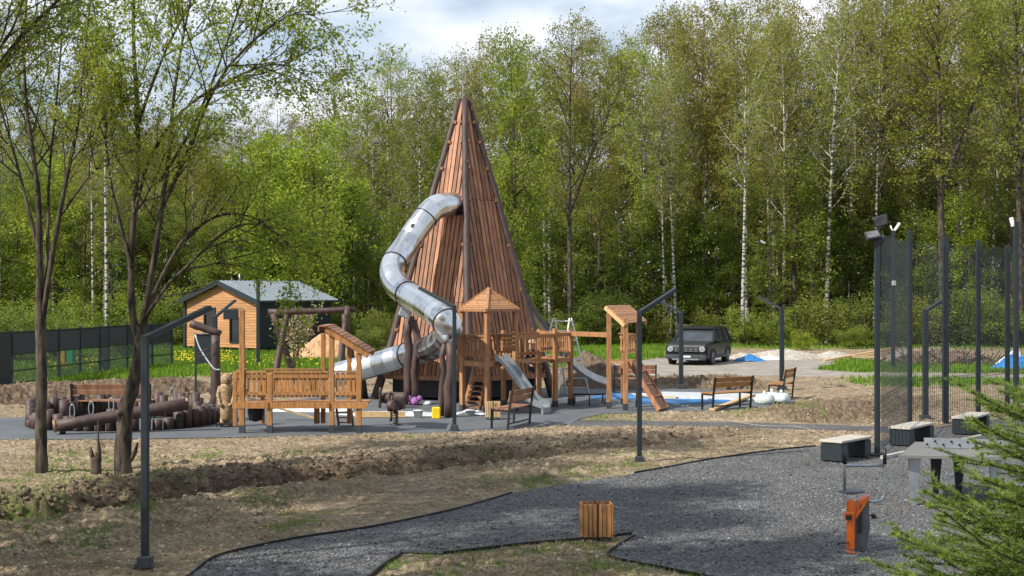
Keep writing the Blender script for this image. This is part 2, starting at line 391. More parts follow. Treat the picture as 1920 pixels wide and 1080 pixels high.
def make_ground():
    ys = np.concatenate([np.array([-60, -30, -10, 0, 4]), np.arange(6, 14.5, .25), np.arange(14.5, 30, .035), np.arange(30, 40, .06), np.arange(40, 60, .14), np.arange(60, 95, .4), np.array([96, 100, 110, 130, 170, 250, 500, 900])])
    uc = np.linspace(-1, 1, 780)
    ou = np.array([1.05, 1.15, 1.3, 1.6, 2., 3., 5., 9., 20.])
    us = np.concatenate([-ou[::-1], uc, ou])
    hw = .42*np.clip(ys, 8, 130)+.6
    Yg, U = np.meshgrid(ys, us, indexing='ij'); Xg = U*hw[:, None]
    x, y = Xg.ravel(), Yg.ravel()
    h, dig, road = ground_h(x, y, True); gr = gmask(x, y)*(1-road)
    n, m = Yg.shape
    idx = np.arange(n*m).reshape(n, m)
    q = np.stack([idx[:-1, :-1], idx[:-1, 1:], idx[1:, 1:], idx[1:, :-1]], -1).reshape(-1, 4)
    m_, t, p = newmat('ground_soil'); L = t.links; p.inputs['Roughness'].default_value = .95; p.inputs['Specular IOR Level'].default_value = .1
    at = N(t, 'ShaderNodeVertexColor', layer_name='mask'); sp = N(t, 'ShaderNodeSeparateColor'); L.new(at.outputs[0], sp.inputs[0])
    tc = N(t, 'ShaderNodeTexCoord')
    def nz(s, d=6, sc_=(1, 1, 1), ro=.62):
        mp = N(t, 'ShaderNodeMapping'); mp.inputs['Scale'].default_value = sc_; L.new(tc.outputs['Object'], mp.inputs[0])
        a = N(t, 'ShaderNodeTexNoise'); a.inputs['Scale'].default_value = s; a.inputs['Detail'].default_value = d; a.inputs['Roughness'].default_value = ro; L.new(mp.outputs[0], a.inputs[0]); return a.outputs[0]
    def ramp(src, stops):
        r = N(t, 'ShaderNodeValToRGB'); e = r.color_ramp.elements
        e[0].position = stops[0][0]; e[0].color = (*stops[0][1], 1); e[1].position = stops[-1][0]; e[1].color = (*stops[-1][1], 1)
        for po, c in stops[1:-1]: k = e.new(po); k.color = (*c, 1)
        L.new(src, r.inputs[0]); return r.outputs[0]
    def mix(f, a, b):
        k = N(t, 'ShaderNodeMix', data_type='RGBA'); L.new(f, k.inputs[0]); L.new(a, k.inputs[6]); L.new(b, k.inputs[7]); return k.outputs[2]
    fineN = nz(9, 8, (1, 2.0, 1), .7)
    dry = ramp(fineN, [(.32, (.075, .053, .036)), (.43, (.21, .16, .108)), (.54, (.38, .30, .21)), (.66, (.60, .51, .385))])
    thatch = ramp(nz(14, 6, (1, 2.5, 1), .7), [(.33, (.08, .06, .038)), (.48, (.235, .18, .118)), (.64, (.52, .425, .305))])
    patch = ramp(nz(.45, 4), [(.4, (0, 0, 0)), (.6, (1, 1, 1))])
    c = mix(patch, dry, thatch)
    mottle = ramp(nz(1.6, 7, (.7, 1.8, 1), .65), [(.36, (.66, .62, .58)), (.5, (.88, .86, .84)), (.64, (1.12, 1.1, 1.06))])  # random darker and lighter mottling multiplied over the soil colour
    mu = N(t, 'ShaderNodeMix', data_type='RGBA', blend_type='MULTIPLY'); mu.inputs[0].default_value = 1; L.new(c, mu.inputs[6]); L.new(mottle, mu.inputs[7]); c = mu.outputs[2]
    c = mix(sp.outputs[1], c, ramp(nz(5, 8), [(.3, (.045, .031, .021)), (.5, (.125, .088, .058)), (.68, (.27, .205, .14))]))
    c = mix(sp.outputs[2], c, ramp(nz(1.2, 6), [(.3, (.22, .195, .17)), (.7, (.38, .345, .30))]))
    c = mix(sp.outputs[0], c, ramp(nz(5, 6), [(.3, (.045, .085, .012)), (.7, (.13, .2, .028))]))
    L.new(c, p.inputs['Base Color'])
    b = N(t, 'ShaderNodeBump'); b.inputs['Strength'].default_value = 1; b.inputs['Distance'].default_value = .05; L.new(nz(16, 6, (1, 1, 1), .7), b.inputs['Height']); L.new(b.outputs[0], p.inputs['Normal'])
    o = np_mesh('ground', np.stack([x, y, h], 1), q, m_, smooth=True)
    ca = o.data.color_attributes.new('mask', 'FLOAT_COLOR', 'POINT')
    ca.data.foreach_set('color', np.stack([gr, dig, road, np.ones_like(gr)], 1).astype(np.float32).ravel())
    tag(o, kind='structure')
make_ground()

def sheet(name, P, z, m):
    vs = [Vector((a, b, 0)) for a, b in P]; tr = geometry.tessellate_polygon([vs])
    mb = MB()
    out = []
    for f in tr:
        a, b, c = [vs[i] for i in f]
        out.append(f if (b-a).cross(c-a).z > 0 else f[::-1])
    mb.add([(v.x, v.y, z) for v in vs], out)
    return tag(mb.build(name, m), kind='structure')
def gravelmat(name, lo, mid, hi, vs=24, bump=1.0):
    m, t, p = newmat(name); L = t.links; p.inputs['Roughness'].default_value = .85
    tc = N(t, 'ShaderNodeTexCoord'); v = N(t, 'ShaderNodeTexVoronoi'); v.inputs['Scale'].default_value = vs; v.inputs['Randomness'].default_value = 1; L.new(tc.outputs['Object'], v.inputs[0])
    sp = N(t, 'ShaderNodeSeparateColor'); L.new(v.outputs['Color'], sp.inputs[0])
    rp = N(t, 'ShaderNodeValToRGB'); e = rp.color_ramp.elements; e[0].position = .05; e[0].color = (*lo, 1); e[1].position = 1; e[1].color = (*hi, 1)
    k = e.new(.72); k.color = (*mid, 1); L.new(sp.outputs[0], rp.inputs[0])
    n = N(t, 'ShaderNodeTexNoise'); n.inputs['Scale'].default_value = .7; n.inputs['Detail'].default_value = 5; L.new(tc.outputs['Object'], n.inputs[0])
    mr = N(t, 'ShaderNodeMapRange'); mr.inputs['From Min'].default_value = .3; mr.inputs['From Max'].default_value = .7; mr.inputs['To Min'].default_value = .75; mr.inputs['To Max'].default_value = 1.25; L.new(n.outputs[0], mr.inputs[0])
    hs = N(t, 'ShaderNodeHueSaturation'); L.new(mr.outputs[0], hs.inputs['Value']); L.new(rp.outputs[0], hs.inputs['Color']); L.new(hs.outputs[0], p.inputs['Base Color'])
    b = N(t, 'ShaderNodeBump'); b.inputs['Strength'].default_value = bump; b.inputs['Distance'].default_value = .03; b.invert = True; L.new(v.outputs['Distance'], b.inputs['Height']); L.new(b.outputs[0], p.inputs['Normal'])
    return m
gm = gravelmat('dark_gravel', (.045, .043, .043), (.115, .112, .111), (.25, .245, .24), 44)
sheet('gravel_path', GRAV, 0.0, gm)
sheet('narrow_path', PATH2, -.004, gm)
pm = mat('playground_rubber_surface', (.105, .115, .125), (.075, .082, .09), 1.2, rough=.85, bump=.3, bscale=60)
sheet('playground_surface', PLAY, .004, pm)
# edging strips of the paths
def edging(pts, label, w=.014, h=.034):
    P = spline([(*G(a, b)[:2], .012) for a, b in pts], 5); mb = MB()
    for a, b in zip(P[:-1], P[1:]): mb.bar(a, b, w, h)
    return tag(mb.build('path_edging', M['black']), label, 'edging', 'black strips edging the gravel')
edging([(352, 1082), (400, 1046), (470, 1027), (560, 1009), (700, 988), (830, 961), (900, 943), (960, 925)], 'curved black edging strip along the far side of the gravel path, left part')
edging([(1190, 887), (1250, 877), (1330, 862), (1450, 845), (1530, 837)], 'black edging strip on the gravel edge beside the middle lamp post')
edging([(1185, 1001), (1100, 1011), (1000, 1019), (900, 1030), (830, 1038)], 'black edging strip running behind the near wooden bin')
edging([(1190, 1005), (1150, 1030), (1147, 1046), (1250, 1067), (1340, 1085)], 'black edging strip rounding the gravel corner right of the near bin')
edging([(752, 1036), (745, 1045), (720, 1060), (690, 1085)], 'pale curled edging strip at the bottom of the gravel path', .025, .06)

# ------------------------------------------------------------------ ground cover (uncountable)
def blades(name, x, y, hgt, wid, m, label, cat, zoff=0, lean=.5):
    n = len(x); z = ground_h(x, y)+zoff
    a = rg.rand(n)*2*np.pi; L = hgt*(.5+rg.rand(n)); le = lean*L*(rg.rand(n)); la = rg.rand(n)*2*np.pi
    w = wid*(.6+.8*rg.rand(n))
    b0 = np.stack([x-np.cos(a)*w/2, y-np.sin(a)*w/2, z-.01], 1); b1 = np.stack([x+np.cos(a)*w/2, y+np.sin(a)*w/2, z-.01], 1)
    tp = np.stack([x+np.cos(la)*le, y+np.sin(la)*le, z+L], 1)
    V = np.stack([b0, b1, tp], 1).reshape(-1, 3); q = np.arange(3*n).reshape(n, 3)
    return tag(np_mesh(name, V, q, m), label, cat, kind='stuff')
def scatter(n, ylo, yhi, fac=.42, grow=1.0):
    y = ylo+(yhi-ylo)*rg.rand(n)**grow; x = (rg.rand(n)*2-1)*(fac*y); return x, y
def outside(x, y):
    r = np.zeros(x.shape, bool)
    for P in SHEETS: r |= inpoly(x, y, P)
    return ~r
x, y = scatter(420000, 46, 92); g = gmask(x, y); k = (rg.rand(len(x)) < g*.9) & ~inpoly(x, y, ROAD) & outside(x, y)
xa, ya = x[k], y[k]
blades('lawn_grass', xa, ya, .15, .05, M['grass'], 'bright green spring grass growing in strips beyond the playground', 'grass')
x, y = scatter(500000, 15.3, 45); g = gmask(x, y); k = (rg.rand(len(x)) < g*.55) & outside(x, y)
blades('grass_tufts', x[k], y[k], .055, .014, M['grass'], 'small green grass tufts scattered on the dry soil', 'grass')
x, y = scatter(300000, 15.3, 42, grow=1.2); k = outside(x, y) & (rg.rand(len(x)) < np.clip((fbm(x, y, .9, 3)-.35)*3, .1, 1)*.55)
blades('dry_grass', x[k], y[k], .035, .012, M['straw'], 'dry straw-coloured thatch lying on the bare soil', 'dry grass', lean=2.5)
# soil clods thrown up along the trench
def lumps(name, x, y, r, m, label, cat, kind='stuff', z0=None):
    n = len(x); z = ground_h(x, y) if z0 is None else z0
    t = (1+5**.5)/2
    ico = np.array([(-1, t, 0), (1, t, 0), (-1, -t, 0), (1, -t, 0), (0, -1, t), (0, 1, t), (0, -1, -t), (0, 1, -t), (t, 0, -1), (t, 0, 1), (-t, 0, -1), (-t, 0, 1)])/1.9
    fi = np.array([(0, 11, 5), (0, 5, 1), (0, 1, 7), (0, 7, 10), (0, 10, 11), (1, 5, 9), (5, 11, 4), (11, 10, 2), (10, 7, 6), (7, 1, 8), (3, 9, 4), (3, 4, 2), (3, 2, 6), (3, 6, 8), (3, 8, 9), (4, 9, 5), (2, 4, 11), (6, 2, 10), (8, 6, 7), (9, 8, 1)])
    V = ico[None]*(1+(rg.rand(n, 12, 1)-.5)*.7)*r[:, None, None]*np.array([1, 1, .7])*(1+(rg.rand(n, 1, 3)-.5)*.5)
    V = V+np.stack([x, y, z], 1)[:, None]
    q = (fi[None]+12*np.arange(n)[:, None, None]).reshape(-1, 3)
    return tag(np_mesh(name, V.reshape(-1, 3), q, m), label, cat, kind=kind)
x, y = scatter(150000, 16, 40); s, a = dline(x, y, TR, sign=True)
k = (rg.rand(len(x)) < np.interp(s, [-.7, -.1, .3, 1.1, 2.4], [0, .7, .9, .35, 0])*np.interp(a, [0, 5, 12, 13], [1, .8, .3, 0])) & outside(x, y)
x, y = x[k][:22000], y[k][:22000]
lumps('soil_clods', x, y, .012+.05*rg.rand(len(x))**3, M['soil'], 'lumpy clods of dug brown soil heaped along the trench', 'soil')
x, y = scatter(90000, 15.5, 40); k = outside(x, y) & (rg.rand(len(x)) < np.clip((fbm(x, y, .8, 3)-.4)*4, .05, 1)*.6)
x, y = x[k], y[k]
lumps('small_clods', x, y, .008+.026*rg.rand(len(x))**3, mat('dry_clod', (.42, .34, .245), (.2, .15, .10), 3, island=.35, rough=.95), 'small dry crumbs of soil strewn over the bare ground', 'soil')
# loose pebbles on the gravel
x, y = scatter(60000, 15.5, 32); k = inpoly(x, y, GRAV) & (rg.rand(len(x)) < .5)
x, y = x[k], y[k]
mg = mat('pebble', (.17, .17, .178), (.06, .06, .065), 1, island=.7, rough=.8)
lumps('gravel_stones', x, y, .009+.016*rg.rand(len(x))**2, mg, 'loose grey stones covering the gravel path', 'gravel', z0=np.full(len(x), .004))

# ------------------------------------------------------------------ slatted tower with tube slide
rnd = random.Random(7)
def tower():
    cx, cy = X(868, 43.1), 43.1
    Rb, Ht = 2.8, 9.0
    t = thing('slide_tower', 'tall pointed tower of brown slats with a steel tube slide winding down its left side', 'play tower', (cx, cy, 0))
    th = [R(6+72*k) for k in range(5)]                 # angle from the direction that faces the camera, to the right
    base = [Vector((math.sin(a)*Rb, -math.cos(a)*Rb, -.05)) for a in th]
    top = [Vector((math.sin(a)*.13+.03, -math.cos(a)*.13, Ht)) for a in th]
    for b, p in zip(base, top):
        mb = MB(); pts = [b.lerp(p, k/10)+Vector((rnd.uniform(-.02, .02), rnd.uniform(-.02, .02), 0)) for k in range(11)]
        mb.tube(pts, [.135-.004*k for k in range(11)], 9, wob=.05, rng=rnd)
        mb.build('pole', M['log'], t)
    ctr = Vector((cx, cy, 0))
    hole = Vector((X(850, 42.5)-cx, 42.35-cy, Z(388, 42.4)))
    for k in range(5):
        b0, b1 = base[k], base[(k+1) % 5]; p0, p1 = top[k], top[(k+1) % 5]
        mid0, mid1 = (b0+b1)/2, (p0+p1)/2
        up = (mid1-mid0).normalized(); sd = (b1-b0).normalized(); nrm = sd.cross(up).normalized()
        if nrm.dot(mid0) < 0: nrm = -nrm
        w0 = (b1-b0).length/2; w1 = (p1-p0).length/2; L = (mid1-mid0).length
        mb = MB(); pitch = .15
        nS = int(w0/pitch)
        zb = .78
        # boards run parallel to the middle of the face and are cut by the poles
        for i in range(-nS, nS+1):
            s0 = i*pitch+rnd.uniform(-.006, .006)
            lmax = L*(w0-abs(s0)+.04)/(w0-w1)
            cuts = [zb/up.z, (2.9 if k in (0, 4) else 3.3)/up.z, 5.95/up.z, L]
            for c0, c1 in zip(cuts[:-1], cuts[1:]):
                a, e = c0+.006, min(c1-.006, lmax-rnd.uniform(.0, .06))
                if e-a < .15: continue
                ca, ce = mid0+up*a+sd*s0-nrm*.0, mid0+up*e+sd*(s0+rnd.uniform(-.01, .01))-nrm*.0
                if k == 4:
                    mm = (ca+ce)/2
                    # keep the mouth of the tube slide clear
                    if (Vector((hole.x, 0, hole.z))-Vector((ca.x*.5+ce.x*.5, 0, hole.z))).length < .36 and ca.z < hole.z < ce.z:
                        if hole.z-.3 > ca.z+.15:
                            f = (hole.z-.28-ca.z)/(ce.z-ca.z); mb.bar(ca, ca.lerp(ce, f), .112, .045, nrm)
                        if hole.z+.4 < ce.z-.1:
                            f = (hole.z+.4-ca.z)/(ce.z-ca.z); mb.bar(ca.lerp(ce, f), ce, .112, .045, nrm)
                        continue
                mb.bar(ca, ce, .112+rnd.uniform(-.008, .008), .045, nrm)
        # cross rails behind the boards, their ends showing at the poles
        mb.build('slat_panel', M['slat'], t)
        for zz in (.85, 2.1, 3.3, 4.6, 5.95, 6.9, 7.7, 8.3):
            f = zz/Ht; w = w0+(w1-w0)*f
            c = mid0+up*(L*f); mb = MB(); mb.bar(c-sd*(w+.12)-nrm*.07, c+sd*(w+.12)-nrm*.07, .09, .09, nrm); mb.build('cross_rail', M['slat'], t)
    mb = MB()                                          # dark floor boxes inside
    for zz, rr in ((.72, 2.35), (3.3, 1.55), (5.2, 1.0)):
        vs = [Vector((math.sin(a)*rr, -math.cos(a)*rr, zz)) for a in th]; mb.prism(vs, (0, 0, -.08))
    mb.build('platform', M['log'], t)
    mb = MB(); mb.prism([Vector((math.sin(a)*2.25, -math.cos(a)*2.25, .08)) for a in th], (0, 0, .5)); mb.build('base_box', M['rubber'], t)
    # bottom beam under each face
    for k in (4, 0):
        mb = MB(); b0, b1 = base[k].lerp(top[k], .078), base[(k+1) % 5].lerp(top[(k+1) % 5], .078); mb.bar(b0*1.02+Vector((0, 0, 0)), b1*1.02, .06, .13); mb.build('bottom_beam', M['slat'], t)
    # tube slide
    P = [(868, 384, 42.7), (840, 383, 42), (812, 392, 41.6), (785, 425, 41.3), (758, 465, 41.0), (739, 492, 40.5), (735, 513, 40.1), (746, 537, 39.6), (771, 556, 38.7), (798, 572, 37.6), (820, 588, 36.7), (836, 602, 36.05), (842, 616, 36.2), (840, 628, 36.9), (830, 639, 37.9), (814, 649, 39.1), (791, 658, 40.2), (763, 666, 41.0), (730, 676, 41.3), (680, 690, 41.7), (630, 703, 42.1)]
    pts = spline([W(*p)-ctr for p in P], 4)
    rT = .36
    # sheets: rings of separate panels so that each sheet mirrors on its own
    mb = MB(); n = 20; rings = []
    tprev = (pts[1]-pts[0]).normalized(); u = tprev.cross(Vector((0, 0, 1))).normalized()
    for i in range(len(pts)):
        tt = (pts[min(i+1, len(pts)-1)]-pts[max(i-1, 0)]).normalized(); u = (u-tt*u.dot(tt)).normalized(); w = tt.cross(u)
        rings.append([pts[i]+u*(math.cos(2*math.pi*j/n)*rT)+w*(math.sin(2*math.pi*j/n)*rT) for j in range(n)])
    seg = 2
    for i in range(0, len(rings)-1, seg):
        straight = (12 <= i < 16) or i > 62
        for j0 in range(0, n, 20 if straight else 4):
            jn = 20 if straight else 4
            k1 = min(i+seg, len(rings)-1); vs = []; fs = []; off = rnd.uniform(-.006, .006)
            for k in range(i, k1+1):
                c = pts[k]
                for j in range(j0, j0+jn+1): q = rings[k][j % n]; vs.append(q+(q-c)*off)
            w_ = jn+1
            for a in range(k1-i):
                for b in range(jn): fs.append((a*w_+b, a*w_+b+1, (a+1)*w_+b+1, (a+1)*w_+b))
            mb.add(vs, fs, True)
    sl = mb.build('tube_slide', M['steel'], t)
    for i in (2, 10, 20, 31, 44, 58, 68):
        mb = MB(); d = (pts[min(i+1, len(pts)-1)]-pts[i-1]).normalized()
        mb.tube([pts[i]-d*.012, pts[i]+d*.012], rT+.022, 24); mb.build('joint_ring', M['foot'], sl)
    mb = MB(); i = 13; d = (pts[i+1]-pts[i-1]).normalized(); f = Vector((-.25, -1, .35)); f = (f-d*f.dot(d)).normalized()
    c = pts[i]+f*(rT+.002); e = f.cross(d)
    mb.prism([c+d*(math.cos(a)*.075)+e*(math.sin(a)*.055) for a in [k*math.pi/6 for k in range(12)]], f*.015); mb.build('peephole', M['rubber'], sl)
    # open mouth at the lower end
    mb = MB(); d = (pts[-1]-pts[-2]).normalized(); mb.tube([pts[-1]-d*.02, pts[-1]+d*.05], rT-.01, 20); mb.build('slide_mouth', M['rubber'], sl)
    # log posts under the slide
    for px, py, d, r, tp in ((766, 590, 39.9, .125, 592), (778, 600, 39.8, .11, 600), (829, 630, 36.3, .085, 640), (842, 630, 35.9, .12, 643)):
        b = Vector((X(px, d), d, 0))-ctr; mb = MB(); h = Z(tp, d)
        mb.tube([b+Vector((rnd.uniform(-.02, .02)*k, 0, h*k/5)) for k in range(6)], [r*(1.05-.02*k) for k in range(6)], 9, wob=.06, rng=rnd); mb.build('slide_post', M['log'], t)
    mb = MB(); a = W(762, 575, 39.5)-ctr; mb.rbox(a+Vector((0, 0, -.1)), (.34, .3, .42), .03, Matrix.Rotation(R(20), 3, 'Y')); mb.build('bracket', M['greymetal'], t)
    a, b = W(640, 712, 41.8)-ctr, None
    for px in (684, 668):
        mb = MB(); mb.tube([Vector((X(px, 42.2)-cx, 42.2-cy, 0)), Vector((X(px-5, 42.0)-cx, 42.0-cy, .55))], .11, 8, wob=.05, rng=rnd); mb.build('slide_post', M['log'], t)
    # open steel slide on the far right side
    A = [W(982, 545, 43.8), W(1000, 585, 43.7), W(1040, 640, 43.5), W(1078, 688, 43.3), W(1112, 712, 43.2), W(1138, 722, 43.1)]
    P = spline([p-ctr for p in A], 4); mb = MB()
    wv = Vector((-.25, 1, 0)).normalized()*.55
    for s_ in (0, 1):
        o = wv*(s_-.0)
        for a, b in zip(P[:-1], P[1:]): mb.hexa([a+o, a+o+wv*.05, b+o+wv*.05, b+o, a+o+Vector((0, 0, .22)), a+o+wv*.05+Vector((0, 0, .22)), b+o+wv*.05+Vector((0, 0, .22)), b+o+Vector((0, 0, .22))])
    for a, b in zip(P[:-1], P[1:]): mb.hexa([a, a+wv, b+wv, b, a+Vector((0, 0, .03)), a+wv+Vector((0, 0, .03)), b+wv+Vector((0, 0, .03)), b+Vector((0, 0, .03))])
    mb.build('open_slide', M['greymetal'], t)
    return t
tower()

# ------------------------------------------------------------------ wooden play frames
class Fr:
    """a local frame standing on the ground point under a photo pixel"""
    def __init__(s, px, py): s.o = G(px, py); s.d = s.o.y
    def __call__(s, px, py, dy=0):
        d = s.d+dy; return Vector((X(px, d)-s.o.x, dy, Z(py, d)))
def post(root, x, y, h, w=.1, z0=0, name='post', m=None, foot=True, rot=0):
    mb = MB(); rr = Matrix.Rotation(rot, 3, 'Z')
    mb.rbox((x, y, (h+z0+.12)/2), (w, w, h-z0-.12), .008, rr); o = mb.build(name, m or M['orange_wood'], root)
    if foot:
        mb = MB(); mb.box((x, y, z0+.07), (w+.012, w+.012, .22), rr); mb.build('foot', M['foot'], o)
    return o
def railing(root, a, b, z0, z1, n, m=None, w=.075):
    """upright boards between two points with a rail above and below"""
    a, b = Vector((a[0], a[1], 0)), Vector((b[0], b[1], 0)); mb = MB(); d = (b-a); nn = Vector((-d.y, d.x, 0)).normalized()
    for i in range(n):
        p = a+d*((i+.5)/n); L = d.length/n; mb.bar(p+Vector((0, 0, z0)), p+Vector((0, 0, z1-.03)), min(w, L*.8), .022, nn)
    o1 = nn*-.02
    mb.bar(a+Vector((0, 0, z1)), b+Vector((0, 0, z1)), .09, .035)
    mb.bar(a+o1*1.2+Vector((0, 0, z0+.09)), b+o1*1.2+Vector((0, 0, z0+.09)), .03, .08)
    mb.bar(a+o1*1.2+Vector((0, 0, z1-.1)), b+o1*1.2+Vector((0, 0, z1-.1)), .03, .08)
    return mb.build('railing', m or M['orange_wood'], root)

def play_deck():
    f = Fr(565, 812)
    t = thing('play_deck', 'orange-brown wooden play deck on posts with a small sloping roof at its right end', 'play frame', f.o)
    def p(px, dy=0): return f(px, 812, dy).x
    D = 1.0
    # posts: front row, back row
    for px, dy, tp in ((454, -.02, 580), (506, 0, 700), (571+51, 0, 622), (673, 0, 662)):
        post(t, p(px, dy), dy, f(px, tp, dy).z, .115 if px != 506 else .11)
    for px, dy, tp, w in ((441, .35, 697, .09), (492, D, 700, .1), (594, D, 765, .12), (606, D+.1, 625, .1), (655, D, 655, .1)):
        post(t, p(px, dy), dy, f(px, tp, dy).z, w, foot=False)
    zd = f(0, 757).z
    mb = MB()
    for i in range(9): mb.box(((p(441)+p(688))/2, .06+i*.115, zd), (p(688)-p(441), .1, .035))
    mb.build('deck', M['orange_wood'], t)
    mb = MB(); mb.box(((p(437)+p(504))/2, -.075, zd-.03), (p(504)-p(437), .035, .14)); mb.box(((p(508)+p(618))/2, -.075, zd-.03), (p(618)-p(508), .035, .14)); mb.box(((p(626)+p(690))/2, -.075, zd-.03), (p(690)-p(626), .035, .14)); mb.build('deck_beam', M['orange_wood'], t)
    z0, z1 = f(0, 745).z, f(0, 697).z
    mb = MB()
    railing(t, (p(443), .0), (p(500), .0), z0, z1, 6); railing(t, (p(512), 0), (p(616), 0), z0, z1, 13); railing(t, (p(628), 0), (p(668), 0), z0, z1, 4)
    railing(t, (p(441), .35), (p(441)+.06, D), z0, z1, 5); railing(t, (p(495, D), D), (p(600, D), D), z0, z1, 9)
    # sloping roof
    zr, ze = f(0, 617).z, f(0, 664).z; xl, xr = p(617), p(690)
    for i in range(9):
        pass
    mb = MB(); n = 11
    A0, B0 = Vector((p(612), 0, zr+.03)), Vector((xr+.03, 0, ze))
    sl = (B0-A0).normalized(); nn = Vector((-sl.z, 0, sl.x))
    for i in range(n):
        c = A0.lerp(B0, (i+.5)/n)+nn*.05; mb.bar(c+Vector((0, -.16, 0)), c+Vector((0, D+.22, 0)), .085, .022, nn)
    mb.build('roof', M['slat'], t)
    for dy in (-.1, D+.14):
        mb = MB(); mb.bar(A0+Vector((0, dy, -.03)), B0+Vector((0, dy, -.03)), .045, .13); mb.build('roof_beam', M['orange_wood'], t)
    mb = MB(); mb.bar(A0+Vector((-.05, -.16, .04)), A0+Vector((-.05, D+.22, .04)), .2, .03); mb.bar(A0+Vector((-.16, -.16, -.02)), A0+Vector((-.16, D+.22, -.02)), .03, .12); mb.build('ridge_board', M['slat'], t)
    # ladder steps at the back
    mb = MB()
    for s_ in (0, .34): mb.bar((p(628, D)+s_, D+.75, .02), (p(628, D)+s_, D+.05, zd), .04, .11)
    for i in range(5): k = (i+.5)/5; mb.box((p(628, D)+.17, D+.75-.7*k, .02+(zd-.02)*k), (.34, .11, .03))
    mb.build('steps', M['orange_wood'], t)
    mb = MB(); c = f(433, 589, -.03); mb.rbox(c, (.34, .05, .23), .01); mb.bar(c+Vector((0, 0, .135)), c+Vector((.28, 0, .135)), .02, .015); mb.build('panel', M['metal'], t)
    mb = MB(); mb.lathe((p(470), .6, .1), [(.02, .1), (.15, .14), (.19, .38), (.17, .4)], 14); mb.build('bucket_seat', M['rubber'], t)
    return t
play_deck()

